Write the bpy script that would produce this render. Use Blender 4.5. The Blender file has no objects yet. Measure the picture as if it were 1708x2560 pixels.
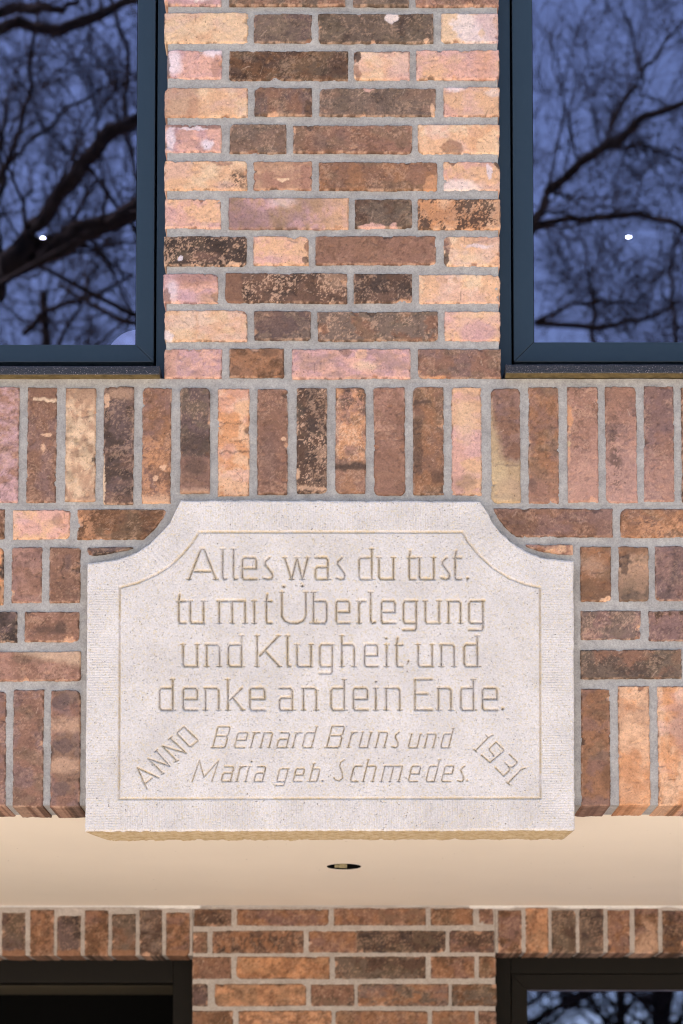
import bpy, bmesh, math, random
import numpy as np
from mathutils import Vector, Matrix

# ------------------------------------------------------------------ camera, sky, sun
SC = bpy.context.scene
COL = SC.collection
FPX, CX, HOR, TILT = 4200.0, 854.0, 2874.0, 0.05      # focal length / horizon in photo pixels
PPY = HOR - FPX * math.tan(TILT)
CAM = np.array([0.0, -3.5, 1.6])
cam = bpy.data.cameras.new("camera")
camo = bpy.data.objects.new("camera", cam); COL.objects.link(camo)
camo.location = CAM; camo.rotation_euler = (math.pi/2 + TILT, 0, 0)
cam.sensor_fit = 'VERTICAL'; cam.sensor_height = 36.0; cam.sensor_width = 24.0
cam.lens = 36.0 * FPX / 2560.0
cam.shift_y = (PPY - 1280.0) / 2560.0
cam.clip_start = 0.05; cam.clip_end = 2000
cam.dof.use_dof = True; cam.dof.focus_distance = 3.55; cam.dof.aperture_fstop = 3.8
SC.camera = camo
SC.cycles.filter_width = 1.1

SUN_EL, SUN_AZ = math.radians(50), math.radians(-85)   # azimuth measured from +Y, clockwise seen from above
sdir = Vector((math.sin(SUN_AZ)*math.cos(SUN_EL), math.cos(SUN_AZ)*math.cos(SUN_EL), math.sin(SUN_EL)))
W_ = bpy.data.worlds.new("World"); SC.world = W_; W_.use_nodes = True
wn = W_.node_tree; wn.nodes.clear()
wo = wn.nodes.new('ShaderNodeOutputWorld'); wb = wn.nodes.new('ShaderNodeBackground'); ws = wn.nodes.new('ShaderNodeTexSky')
ws.sky_type = 'NISHITA'; ws.sun_disc = False; ws.sun_elevation = SUN_EL; ws.sun_rotation = SUN_AZ
ws.air_density = 1.0; ws.dust_density = 0.5; ws.ozone_density = 2.5
wb.inputs['Strength'].default_value = 0.10
wn.links.new(ws.outputs[0], wb.inputs[0]); wn.links.new(wb.outputs[0], wo.inputs[0])
sl = bpy.data.lights.new("sun", 'SUN'); so = bpy.data.objects.new("sun", sl); COL.objects.link(so)
sl.energy = 5.0; sl.angle = math.radians(0.5); sl.color = (1.0, 0.95, 0.89)
so.rotation_euler = sdir.to_track_quat('Z', 'Y').to_euler()
SC.view_settings.view_transform = 'Standard'; SC.view_settings.look = 'None'
SC.view_settings.gamma = 1.0; SC.view_settings.exposure = 1.45

# ------------------------------------------------------------------ helpers
def Wp(px, py, y):
    """photo position -> world point on the vertical plane at depth y"""
    px = np.asarray(px, float); py = np.asarray(py, float)
    dx = (px - CX)/FPX; dy = -(py - PPY)/FPX
    c, s = math.cos(TILT), math.sin(TILT)
    ry = c - dy*s; rz = s + dy*c
    t = (y - CAM[1])/ry
    return CAM[0] + t*dx, CAM[2] + t*rz
def lin(c):
    c = np.asarray(c, float)/255.0
    return np.where(c <= 0.04045, c/12.92, ((c+0.055)/1.055)**2.4)

def _hash(ix, iy, iz, seed):
    h = (ix.astype(np.int64)*374761393 + iy.astype(np.int64)*668265263 + iz.astype(np.int64)*1440662683 + seed*974634777) & 0xffffffff
    h = ((h ^ (h >> 13))*1274126177) & 0xffffffff
    h = ((h ^ (h >> 16))*2246822519) & 0xffffffff
    return ((h ^ (h >> 15)) & 0xffffff)/float(0xffffff)
def vnoise(x, y, seed):
    ix = np.floor(x); iy = np.floor(y); fx = x-ix; fy = y-iy
    fx = fx*fx*(3-2*fx); fy = fy*fy*(3-2*fy); z = np.zeros_like(ix)
    a = _hash(ix, iy, z, seed); b = _hash(ix+1, iy, z, seed); c = _hash(ix, iy+1, z, seed); d = _hash(ix+1, iy+1, z, seed)
    return (a*(1-fx)+b*fx)*(1-fy) + (c*(1-fx)+d*fx)*fy
def fbm(x, y, seed, oct=4, gain=0.55):
    s = np.zeros(np.broadcast(x, y).shape); a = 1.0; t = 0.0; f = 1.0
    for i in range(oct):
        s += a*vnoise(x*f+17.3*i, y*f-9.1*i, seed+i*31); t += a; a *= gain; f *= 2.03
    return s/t
def sstep(a, b, x):
    t = np.clip((x-a)/(b-a), 0, 1); return t*t*(3-2*t)

class Acc:
    """collects vertices / faces / colours for ONE mesh object"""
    def __init__(s): s.v = []; s.f4 = []; s.f3 = []; s.c = []; s.m4 = []; s.n = 0; s.ng = []; s.mg = []; s.sm = []
    def add(s, v, f, col=None, mat=0, smooth=True):
        v = np.asarray(v, float).reshape(-1, 3); f = np.asarray(f, np.int64).reshape(-1, 4)
        s.v.append(v); s.f4.append(f + s.n); s.m4.append(np.full(len(f), mat)); s.sm.append(np.full(len(f), smooth))
        s.c.append(np.tile(np.asarray(col, float), (len(v), 1)) if (col is not None and np.ndim(col) == 1) else (np.ones((len(v), 3)) if col is None else np.asarray(col, float).reshape(-1, 3)))
        s.n += len(v)
    def box(s, x0, x1, y0, y1, z0, z1, mat=0, col=None):
        v = [(x0,y0,z0),(x1,y0,z0),(x1,y1,z0),(x0,y1,z0),(x0,y0,z1),(x1,y0,z1),(x1,y1,z1),(x0,y1,z1)]
        s.add(v, [(0,3,2,1),(4,5,6,7),(0,1,5,4),(1,2,6,5),(2,3,7,6),(3,0,4,7)], col, mat, False)
    def build(s, name, mats, parent=None, bevel=0.0):
        v = np.concatenate(s.v); f = np.concatenate(s.f4); c = np.concatenate(s.c)
        me = bpy.data.meshes.new(name)
        me.vertices.add(len(v)); me.vertices.foreach_set('co', v.ravel())
        me.loops.add(f.size); me.loops.foreach_set('vertex_index', f.ravel().astype(np.int32))
        me.polygons.add(len(f)); me.polygons.foreach_set('loop_start', np.arange(0, f.size, 4, dtype=np.int32))
        me.polygons.foreach_set('loop_total', np.full(len(f), 4, np.int32))
        me.polygons.foreach_set('material_index', np.concatenate(s.m4).astype(np.int32))
        me.update(calc_edges=True); me.validate()
        at = me.attributes.new('Col', 'FLOAT_COLOR', 'POINT')
        if len(me.vertices) == len(v):
            at.data.foreach_set('color', np.hstack([c, np.ones((len(c), 1))]).astype(np.float32).ravel())
        me.polygons.foreach_set('use_smooth', np.concatenate(s.sm).astype(bool)[:len(me.polygons)])
        for m in (mats if isinstance(mats, (list, tuple)) else [mats]): me.materials.append(m)
        if bevel:
            bm = bmesh.new(); bm.from_mesh(me)
            bmesh.ops.bevel(bm, geom=list(bm.edges), offset=bevel, segments=2, affect='EDGES', profile=0.5, clamp_overlap=True)
            bm.to_mesh(me); bm.free()
        o = bpy.data.objects.new(name, me); COL.objects.link(o)
        if parent: o.parent = parent
        return o
def grid_faces(nu, nv):
    i = np.arange(nu-1)[:, None]*nv + np.arange(nv-1)[None, :]
    return np.stack([i, i+nv, i+nv+1, i+1], -1).reshape(-1, 4)
def tag(o, label=None, cat=None, group=None, kind=None):
    if label: o['label'] = label
    if cat: o['category'] = cat; o['kind'] = 'thing'
    if group: o['group'] = group
    if kind: o['kind'] = kind
    return o
def empty(name, loc=(0,0,0)):
    o = bpy.data.objects.new(name, None); COL.objects.link(o); o.empty_display_size = 0.1
    return o

# ------------------------------------------------------------------ materials
def mat(name):
    m = bpy.data.materials.new(name); m.use_nodes = True
    return m, m.node_tree, m.node_tree.nodes['Principled BSDF']
def N(nt, t, **kw):
    n = nt.nodes.new(t)
    for k, v in kw.items():
        if k in n.inputs: n.inputs[k].default_value = v
        else: setattr(n, k, v)
    return n
def noise(nt, scale, detail=5, rough=0.6, coord=None):
    n = N(nt, 'ShaderNodeTexNoise'); n.inputs['Scale'].default_value = scale; n.inputs['Detail'].default_value = detail; n.inputs['Roughness'].default_value = rough
    if coord: nt.links.new(coord, n.inputs['Vector'])
    return n
def mapr(nt, src, a, b, c, d):
    n = N(nt, 'ShaderNodeMapRange'); nt.links.new(src, n.inputs[0])
    for i, v in enumerate((a, b, c, d)): n.inputs[i+1].default_value = v
    return n.outputs[0]
def mixc(nt, fac, a, b, blend='MIX'):
    n = N(nt, 'ShaderNodeMix', data_type='RGBA', blend_type=blend)
    for s, v in ((n.inputs[0], fac), (n.inputs[6], a), (n.inputs[7], b)):
        if hasattr(v, 'is_linked'): nt.links.new(v, s)
        else: s.default_value = v if not isinstance(v, tuple) else (*v, 1)[:4]
    return n.outputs[2]
def bump(nt, bsdf, height, dist, strength=1.0, prev=None):
    b = N(nt, 'ShaderNodeBump'); b.inputs['Distance'].default_value = dist; b.inputs['Strength'].default_value = strength
    nt.links.new(height, b.inputs['Height'])
    if prev: nt.links.new(prev, b.inputs['Normal'])
    nt.links.new(b.outputs[0], bsdf.inputs['Normal']); return b.outputs[0]
def objco(nt): return N(nt, 'ShaderNodeTexCoord').outputs['Object']

def make_brick_mat():
    m, nt, p = mat('fired_brick'); L = nt.links; co = objco(nt)
    a = N(nt, 'ShaderNodeAttribute', attribute_name='Col').outputs['Color']
    n1 = noise(nt, 260, 6, 0.65, co); n2 = noise(nt, 70, 5, 0.6, co); n3 = noise(nt, 230, 3, 0.6, co)
    k = mapr(nt, n1.outputs[0], 0.3, 0.7, 0.80, 1.18)
    k2 = mapr(nt, n2.outputs[0], 0.3, 0.7, 0.90, 1.09)
    c = mixc(nt, 1.0, a, k, 'MULTIPLY'); c = mixc(nt, 1.0, c, k2, 'MULTIPLY')
    spk = mapr(nt, n3.outputs[0], 0.64, 0.69, 0, 0.6)
    c = mixc(nt, spk, c, (0.055, 0.04, 0.032))
    n4 = noise(nt, 330, 3, 0.6, co)
    lt = mapr(nt, n4.outputs[0], 0.68, 0.74, 0, 0.4)
    c = mixc(nt, lt, c, (0.62, 0.46, 0.36))
    L.new(c, p.inputs['Base Color']); p.inputs['Roughness'].default_value = 0.9; p.inputs['Specular IOR Level'].default_value = 0.25
    b1 = bump(nt, p, n2.outputs[0], 0.0022, 0.6); bump(nt, p, n1.outputs[0], 0.0012, 0.7, b1)
    return m
def make_mortar_mat(name, c0, c1):
    m, nt, p = mat(name); co = objco(nt)
    n1 = noise(nt, 300, 5, 0.75, co); n2 = noise(nt, 22, 4, 0.6, co); n3 = noise(nt, 900, 2, 0.5, co)
    c = mixc(nt, mapr(nt, n2.outputs[0], 0.35, 0.65, 0, 1), c0, c1)
    n4 = noise(nt, 110, 4, 0.65, co)
    c = mixc(nt, 1.0, c, mapr(nt, n4.outputs[0], 0.3, 0.7, 0.87, 1.13), 'MULTIPLY')
    c = mixc(nt, 1.0, c, mapr(nt, n1.outputs[0], 0.3, 0.7, 0.74, 1.24), 'MULTIPLY')
    c = mixc(nt, mapr(nt, n3.outputs[0], 0.7, 0.75, 0, 0.5), c, (0.14, 0.13, 0.12))
    nt.links.new(c, p.inputs['Base Color']); p.inputs['Roughness'].default_value = 0.95; p.inputs['Specular IOR Level'].default_value = 0.15
    b = bump(nt, p, n2.outputs[0], 0.003, 0.4); bump(nt, p, n1.outputs[0], 0.0012, 0.8, b)
    return m
def make_stone_mat(name, grooves):
    m, nt, p = mat(name); co = objco(nt)
    a = N(nt, 'ShaderNodeAttribute', attribute_name='Col')
    sep = N(nt, 'ShaderNodeSeparateColor'); nt.links.new(a.outputs['Color'], sep.inputs[0])
    n1 = noise(nt, 380, 6, 0.75, co); n2 = noise(nt, 9, 4, 0.6, co); n3 = noise(nt, 200, 2, 0.5, co); n4 = noise(nt, 260, 3, 0.6, co); n5 = noise(nt, 620, 2, 0.5, co)
    c = mixc(nt, mapr(nt, n2.outputs[0], 0.35, 0.65, 0, 1), STONE[0], STONE[1])
    n7 = noise(nt, 5.5, 6, 0.65, co); c = mixc(nt, mapr(nt, n7.outputs[0], 0.5, 0.68, 0, 0.32), c, (0.50, 0.46, 0.445))   # faint weathering
    c = mixc(nt, mapr(nt, n4.outputs[0], 0.54, 0.66, 0, 0.7), c, STONE[2])          # yellowish grains
    c = mixc(nt, 1.0, c, mapr(nt, n1.outputs[0], 0.3, 0.7, 0.76, 1.17), 'MULTIPLY')
    c = mixc(nt, mapr(nt, n3.outputs[0], 0.70, 0.73, 0, 0.8), c, (0.16, 0.14, 0.13)) # dark pits
    n8 = noise(nt, 210, 3, 0.7, co); c = mixc(nt, 1.0, c, mapr(nt, n8.outputs[0], 0.3, 0.7, 0.90, 1.085), 'MULTIPLY')
    c = mixc(nt, mapr(nt, n5.outputs[0], 0.7, 0.76, 0, 0.6), c, (0.9, 0.88, 0.87))
    bounce_noise = noise(nt, 60, 5, 0.7, co); mu2 = N(nt, 'ShaderNodeMath', operation='MULTIPLY'); nt.links.new(sep.outputs[1], mu2.inputs[0]); nt.links.new(mapr(nt, bounce_noise.outputs[0], 0.3, 0.7, 0.7, 1.0), mu2.inputs[1])
    c = mixc(nt, mu2.outputs[0], c, mixc(nt, mapr(nt, bounce_noise.outputs[0], 0.4, 0.65, 0, 1), (0.60, 0.46, 0.25), (0.42, 0.30, 0.15)))  # warm ground bounce painted onto the block's sides and underside
    mu3 = N(nt, 'ShaderNodeMath', operation='MULTIPLY'); nt.links.new(sep.outputs[2], mu3.inputs[0]); nt.links.new(mapr(nt, n4.outputs[0], 0.35, 0.65, 0.2, 0.75), mu3.inputs[1])
    c = mixc(nt, mu3.outputs[0], c, (0.58, 0.46, 0.27))  # warm bounce light in the grooves, painted as a tint
    # dirt that has settled in the carved grooves (its own speckled shape)
    n6 = noise(nt, 480, 3, 0.6, co)
    mul = N(nt, 'ShaderNodeMath', operation='MULTIPLY'); nt.links.new(sep.outputs[0], mul.inputs[0]); nt.links.new(mapr(nt, n6.outputs[0], 0.42, 0.56, 0.15, 1.0), mul.inputs[1])
    c = mixc(nt, mul.outputs[0], c, (0.07, 0.055, 0.04))
    nt.links.new(c, p.inputs['Base Color']); p.inputs['Roughness'].default_value = 0.95; p.inputs['Specular IOR Level'].default_value = 0.15
    bump(nt, p, n1.outputs[0], 0.0012, 0.6)
    return m
def make_plain(name, col, rough=0.5, var=0.08, scale=40, bumpd=0.0, spec=0.4, metal=0.0):
    m, nt, p = mat(name); co = objco(nt)
    n = noise(nt, scale, 5, 0.6, co)
    c = mixc(nt, 1.0, col, mapr(nt, n.outputs[0], 0.3, 0.7, 1-var, 1+var), 'MULTIPLY')
    nt.links.new(c, p.inputs['Base Color']); p.inputs['Roughness'].default_value = rough; p.inputs['Specular IOR Level'].default_value = spec; p.inputs['Metallic'].default_value = metal
    nt.links.new(mapr(nt, n.outputs[0], 0.3, 0.7, max(rough-0.06, 0), min(rough+0.06, 1)), p.inputs['Roughness'])
    if bumpd: bump(nt, p, n.outputs[0], bumpd, 0.5)
    return m
def make_granite():
    m, nt, p = mat('dark_granite'); co = objco(nt)
    n1 = noise(nt, 300, 4, 0.6, co); n2 = noise(nt, 480, 2, 0.5, co)
    c = mixc(nt, mapr(nt, n1.outputs[0], 0.35, 0.65, 0, 1), (0.016, 0.019, 0.028), (0.04, 0.042, 0.052))
    c = mixc(nt, mapr(nt, n2.outputs[0], 0.64, 0.69, 0, 0.8), c, (0.5, 0.42, 0.45))
    nt.links.new(c, p.inputs['Base Color']); p.inputs['Roughness'].default_value = 0.45; p.inputs['Specular IOR Level'].default_value = 0.35
    bump(nt, p, n1.outputs[0], 0.0008, 0.5)
    return m
def make_glass(name, refl, tint, gtint=(0.94, 0.79, 1.0)):
    m = bpy.data.materials.new(name); m.use_nodes = True; nt = m.node_tree; nt.nodes.clear()
    out = N(nt, 'ShaderNodeOutputMaterial'); mx = N(nt, 'ShaderNodeMixShader')
    tr = N(nt, 'ShaderNodeBsdfTransparent'); tr.inputs[0].default_value = (*tint, 1)
    gl = N(nt, 'ShaderNodeBsdfGlossy'); gl.inputs['Color'].default_value = (*gtint, 1); gl.inputs['Roughness'].default_value = 0.0
    fr = N(nt, 'ShaderNodeFresnel'); fr.inputs['IOR'].default_value = 1.5
    geo = N(nt, 'ShaderNodeNewGeometry'); mm = N(nt, 'ShaderNodeMath', operation='MULTIPLY'); nt.links.new(mapr(nt, fr.outputs[0], 0.04, 1.0, refl, 1.0), mm.inputs[0]); nt.links.new(mapr(nt, geo.outputs['Backfacing'], 0, 1, 1, 0), mm.inputs[1])   # coating on the outer face of the glass
    nt.links.new(mm.outputs[0], mx.inputs[0])
    co = objco(nt); nz = noise(nt, 1.6, 2, 0.5, co); b = N(nt, 'ShaderNodeBump'); b.inputs['Distance'].default_value = 0.002; b.inputs['Strength'].default_value = 0.4
    nt.links.new(nz.outputs[0], b.inputs['Height']); nt.links.new(b.outputs[0], gl.inputs['Normal'])
    nt.links.new(tr.outputs[0], mx.inputs[1]); nt.links.new(gl.outputs[0], mx.inputs[2]); nt.links.new(mx.outputs[0], out.inputs[0])
    return m
def make_emit(name, col, st):
    m = bpy.data.materials.new(name); m.use_nodes = True; nt = m.node_tree; nt.nodes.clear()
    out = N(nt, 'ShaderNodeOutputMaterial'); e = N(nt, 'ShaderNodeEmission'); e.inputs[0].default_value = (*col, 1); e.inputs[1].default_value = st
    nt.links.new(e.outputs[0], out.inputs[0]); return m
def make_brick_tex():
    m, nt, p = mat('plain_brickwork'); co = objco(nt)
    mp = N(nt, 'ShaderNodeMapping'); mp.inputs['Rotation'].default_value = (math.pi/2, 0, 0); nt.links.new(co, mp.inputs[0])
    b = N(nt, 'ShaderNodeTexBrick'); nt.links.new(mp.outputs[0], b.inputs['Vector'])
    for k, v in (('Scale', 1.0), ('Mortar Size', 0.007), ('Brick Width', 0.255), ('Row Height', 0.078), ('Bias', 0.0)): b.inputs[k].default_value = v
    b.inputs['Color1'].default_value = (0.45, 0.27, 0.18, 1); b.inputs['Color2'].default_value = (0.16, 0.09, 0.06, 1); b.inputs['Mortar'].default_value = (0.36, 0.34, 0.33, 1)
    n = noise(nt, 60, 5, 0.65, co)
    nt.links.new(mixc(nt, 1.0, b.outputs[0], mapr(nt, n.outputs[0], 0.3, 0.7, 0.7, 1.25), 'MULTIPLY'), p.inputs['Base Color']); p.inputs['Roughness'].default_value = 0.9
    bump(nt, p, b.outputs['Fac'], -0.004, 1.0)
    return m

STONE = ((0.61, 0.58, 0.585), (0.715, 0.68, 0.685), (0.66, 0.56, 0.37))
M_brick = make_brick_mat()
M_mortar = make_mortar_mat('grey_mortar', (0.335, 0.322, 0.318), (0.425, 0.41, 0.402))
M_mortar_b = make_mortar_mat('sandy_mortar', (0.36, 0.32, 0.29), (0.44, 0.39, 0.36))
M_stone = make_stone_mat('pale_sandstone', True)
M_frame = make_plain('anthracite_frame', (0.020, 0.038, 0.062), 0.42, 0.05, 160, 0.0, 0.5)
M_frame_b = make_plain('shaded_anthracite_frame', (0.009, 0.0075, 0.006), 0.5, 0.05, 160, 0.0, 0.12)  # anthracite again, with porch shade and warm light painted into it
M_granite = make_granite()
M_sillshade = make_plain('sill_underside_shade', (0.13, 0.10, 0.05), 0.9, 0.35, 60, 0.0, 0.1)  # olive, warm-lit shade below the sills put into the colour
M_glass = make_glass('window_glass', 0.48, (0.74, 0.78, 0.95))
M_glass_b = make_glass('blue_tinted_glass', 0.40, (0.5, 0.55, 0.7), (0.66, 0.66, 1.0))
M_ceil = make_plain('white_render_paint', (0.88, 0.79, 0.67), 0.8, 0.015, 3, 0.0, 0.2)
nt_ = M_ceil.node_tree; p_ = nt_.nodes['Principled BSDF']; co_ = objco(nt_)
sp_ = noise(nt_, 70, 2, 0.5, co_); rl_ = noise(nt_, 260, 4, 0.6, co_); bl_ = noise(nt_, 1.1, 4, 0.6, co_)
cc_ = mixc(nt_, 1.0, (0.88, 0.79, 0.67), mapr(nt_, bl_.outputs[0], 0.3, 0.7, 0.955, 1.03), 'MULTIPLY')
cc_ = mixc(nt_, mapr(nt_, sp_.outputs[0], 0.765, 0.785, 0, 0.6), cc_, (0.25, 0.2, 0.16))
nt_.links.new(cc_, p_.inputs['Base Color']); bump(nt_, p_, rl_.outputs[0], 0.0008, 0.5)
M_seal = make_plain('pale_sealant', (0.72, 0.69, 0.66), 0.8, 0.1, 90, 0.001, 0.2)
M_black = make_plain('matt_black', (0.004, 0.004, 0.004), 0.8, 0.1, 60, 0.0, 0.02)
M_brass_glint = make_plain('brass_and_glint', (0.34, 0.29, 0.16), 0.5, 0.5, 300, 0.0, 0.4)
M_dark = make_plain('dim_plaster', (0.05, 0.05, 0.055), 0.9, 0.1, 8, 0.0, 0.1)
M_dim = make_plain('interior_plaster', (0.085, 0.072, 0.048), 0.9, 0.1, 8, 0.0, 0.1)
M_pale = make_plain('pale_ceramic', (0.86, 0.86, 0.88), 0.5, 0.06, 30, 0.0, 0.3)
M_globe = make_plain('globe_added_glow', (0.8, 0.8, 0.84), 0.5, 0.05, 30, 0.0, 0.3)
M_globe.node_tree.nodes['Principled BSDF'].inputs['Emission Color'].default_value = (0.75, 0.75, 0.95, 1); M_globe.node_tree.nodes['Principled BSDF'].inputs['Emission Strength'].default_value = 0.15  # glow added so the pale globe shows through the pane
M_lamp = make_emit('lamp_glow', (1.0, 0.97, 0.95), 14.0)
M_wallx = make_brick_tex()
M_roof = make_plain('roof_tile', (0.12, 0.06, 0.045), 0.8, 0.3, 20)
M_bark = make_plain('dark_bark', (0.007, 0.006, 0.006), 0.95, 0.4, 14, 0.02, 0.1)
M_pave = make_plain('sandy_paving', (0.70, 0.60, 0.495), 0.9, 0.15, 6, 0.0, 0.2)
M_grass = make_plain('winter_grass', (0.13, 0.12, 0.05), 0.95, 0.3, 5, 0.0, 0.1)

# ------------------------------------------------------------------ brick builder
PAL = dict(PE=(221,177,143), PK=(215,168,152), LI=(196,156,156), CR=(229,196,163), PA=(234,214,206), OR=(207,150,109), TN=(190,152,125),
           BR=(142,100,78), RB=(150,106,86), DB=(98,72,58), DM=(112,88,82), OL=(116,95,80), GB=(128,104,90), MV=(142,106,96), OB=(160,109,75),
           BK=(72,58,52), WH=(228,214,220), YE=(204,178,138), PB=(172,124,104), DO=(120,82,56), VB=(84,66,58))
PAL = {k: tuple(0.3*c[0]+0.59*c[1]+0.11*c[2] + (v-(0.3*c[0]+0.59*c[1]+0.11*c[2]))*(1.0 if 0.3*c[0]+0.59*c[1]+0.11*c[2] > 150 else 0.88) for v in c) for k, c in PAL.items()}
def lum(c): return 0.3*c[0]+0.59*c[1]+0.11*c[2]
_seed = [100]
BGAIN = np.array([0.93, 0.93, 0.96])
def brick(acc, x0, x1, y0, y1, A, B, plane=0.0, depth=0.03, res=0.0021, dark=None, light=None, marks=(), con=None,
          xl=None, xr=None, yt=None, yb=None, sc=None, wob=1.0, lift=None):
    _seed[0] += 1; sd = _seed[0]; R = random.Random(sd)
    ym = (y0+y1)/2; xm = (x0+x1)/2
    def wx(p): return float(Wp(p, ym, plane)[0])
    def wz(p): return float(Wp(xm, p, plane)[1])
    w = wx(x1)-wx(x0); h = wz(y0)-wz(y1)
    def ticks(n_len):
        n = max(4, int(n_len/res)); t = np.linspace(0, 1, n+1)
        e = np.array([0.0, 0.0011, 0.0026])/n_len
        t = np.concatenate([e, t[(t > e[-1]*1.5) & (t < 1-e[-1]*1.5)], 1-e[::-1]]); return t
    U1 = ticks(w); V1 = ticks(h)
    U, V = np.meshgrid(U1, V1, indexing='ij')                     # V: 0 bottom .. 1 top
    vv = lambda tab: np.interp(1-V1, [t[0] for t in tab], [t[1] for t in tab])
    uu = lambda tab: np.interp(U1, [t[0] for t in tab], [t[1] for t in tab])
    XL = np.array([wx(p) for p in (vv(xl) if xl else [x0]*len(V1))]); XR = np.array([wx(p) for p in (vv(xr) if xr else [x1]*len(V1))])
    ZT = np.array([wz(p) for p in (uu(yt) if yt else [y0]*len(U1))]); ZB = np.array([wz(p) for p in (uu(yb) if yb else [y1]*len(U1))])
    s = 1000.0                                                      # work in millimetres for noise
    off = R.random()*500
    def edge(n, L, k):
        t = np.linspace(0, 1, n)*0 + L
        return ((fbm(t*s/22+off+k*7, t*0+k, sd, 3)-0.5)*0.0022 + (fbm(t*s/4.5+off+k*3, t*0+k, sd+5, 2)-0.5)*0.0014)*wob
    XL = XL - edge(len(V1), V1*h, 1); XR = XR + edge(len(V1), V1*h, 2)
    ZT = ZT + edge(len(U1), U1*w, 3); ZB = ZB - edge(len(U1), U1*w, 4)
    X = XL[None, :]*(1-U) + XR[None, :]*U; Z = ZB[:, None]*(1-V) + ZT[:, None]*V
    # rounded / chipped corners
    rot = R.uniform(-0.004, 0.004)*wob
    xc = (X.min()+X.max())/2; zc = (Z.min()+Z.max())/2
    for (cu, cv) in ((0,0),(1,0),(0,1),(1,1)):
        r = R.uniform(0.0012, 0.0035) if R.random() < 0.82 else R.uniform(0.006, 0.014)
        px_ = X[-cu, -cv]; pz_ = Z[-cu, -cv]; sx = 1 if cu == 0 else -1; sz = 1 if cv == 0 else -1
        ax = (X-px_)*sx; az = (Z-pz_)*sz
        msk = (ax < r) & (az < r); dx = r-ax; dz = r-az; dd = np.sqrt(dx*dx+dz*dz)+1e-9
        mxd = np.maximum(dx, dz); k = np.where(msk, mxd/dd, 1.0)     # square -> round
        X = np.where(msk, px_+sx*(r-dx*k), X); Z = np.where(msk, pz_+sz*(r-dz*k), Z)
    Wl = (XR-XL)[None, :]; Hl = (ZT-ZB)[:, None]
    d = np.minimum(np.minimum(U*Wl, (1-U)*Wl), np.minimum(V*Hl, (1-V)*Hl))
    Xm = X*s; Zm = Z*s
    if lift is None: lift = R.uniform(-0.0012, 0.0014)
    rough = fbm(Xm/9+off, Zm/9, sd+9, 4)-0.5
    und = fbm(Xm/45+off, Zm/45, sd+19, 2)-0.5
    rimw = 0.0012+0.0032*fbm(Xm/12+off, Zm/12, sd+29, 2)
    drop = 0.0036*(1-sstep(0, 1, d/rimw))**1.5
    H = lift + rough*0.0024*wob + und*0.003*wob - drop
    pit = sstep(0.70, 0.78, fbm(Xm/7+off, Zm/7+40, sd+39, 2)); H -= pit*0.0016
    chips = []
    for _ in range(R.randint(1, 4)):
        e_ = R.random()*2*(w+h); cu_, cv_ = ((e_/w, 0) if e_ < w else ((e_-w)/w, 1) if e_ < 2*w else (0, (e_-2*w)/h) if e_ < 2*w+h else (1, (e_-2*w-h)/h))
        ra_ = R.uniform(.003, .009)
        qd = np.hypot((U-cu_)*w/R.uniform(.8, 1.8), (V-cv_)*h/R.uniform(.8, 1.6))/ra_ + (fbm(Xm/6+off, Zm/6+9, sd+159, 3)-0.5)*1.1
        k_ = 1-sstep(0.75, 1.0, qd); H = H - 0.0028*k_; chips.append((k_, R.random()))
    Y = plane - H
    Xr = xc+(X-xc)-(Z-zc)*rot; Zr = zc+(Z-zc)+(X-xc)*rot
    # ---- colour
    ca = lin(PAL.get(A, A) if isinstance(A, str) else A); cb = lin(PAL.get(B, B) if isinstance(B, str) else B)
    la = lum(PAL[A] if isinstance(A, str) else A)
    if sc is None: sc = R.uniform(22, 55)
    ani = R.choice([(1, 1), (1.6, 1), (1, 1.8), (1, 1)])
    con = R.uniform(0.05, 0.16) if con is None else con
    n1 = fbm(Xm/sc*ani[0]+off, Zm/sc*ani[1]+off*0.3, sd+49, 5, 0.62)
    f = sstep(0.5-con, 0.5+con, n1)[..., None]
    C = ca*(1-f)+cb*f
    if dark is None: dark = 0.16 if la > 160 else 0.42
    if light is None: light = 0.12 if la > 160 else 0.34
    tint = lin((206, 176, 192)) if la > 180 else lin(R.choice([(132, 104, 104), (120, 104, 84), (150, 112, 92)]))
    g = ((0.2 if la > 180 else 0.36)*sstep(0.48, 0.66, fbm(Xm/48+off*1.7, Zm/30, sd+53, 3)))[..., None]; C = C*(1-g)+tint*g
    n2 = fbm(Xm/12+off*2, Zm/12, sd+59, 5, 0.72)
    C = C*(1-0.62*dark*sstep(0.55, 0.66, n2)[..., None])
    n3 = fbm(Xm/3.4+off*3, Zm/3.4, sd+69, 3, 0.75)*0.6 + fbm(Xm/28+off, Zm/28, sd+79, 3)*0.4
    lc = lin((226, 182, 150)) if la < 190 else lin((238, 222, 214))
    g = (light*0.75*sstep(0.56, 0.63, n3))[..., None]; C = C*(1-g)+lc*g
    # fine scratches and drying cracks
    for _ in range(R.randint(1, 5)):
        u0, v0 = R.uniform(.05, .95)*w, R.uniform(.1, .9)*h; an_ = R.uniform(0, 6.28); ln = R.uniform(.004, .022); bend = R.uniform(-9, 9)
        pu, pv = U*w-u0, V*h-v0; al = pu*math.cos(an_)+pv*math.sin(an_); ac = -pu*math.sin(an_)+pv*math.cos(an_)+bend*al*al
        g = ((1-sstep(.0002, .0014, np.abs(ac)))*(1-sstep(ln*.4, ln*.6, np.abs(al)))*R.uniform(.2, .6))[..., None]
        tc = lin((60, 48, 42)) if (la > 165 or R.random() < .5) else lin((214, 182, 158)); C = C*(1-g)+tc*g
    # worn arrises
    n4 = fbm(Xm/8+off, Zm/8+77, sd+89, 3)
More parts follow.
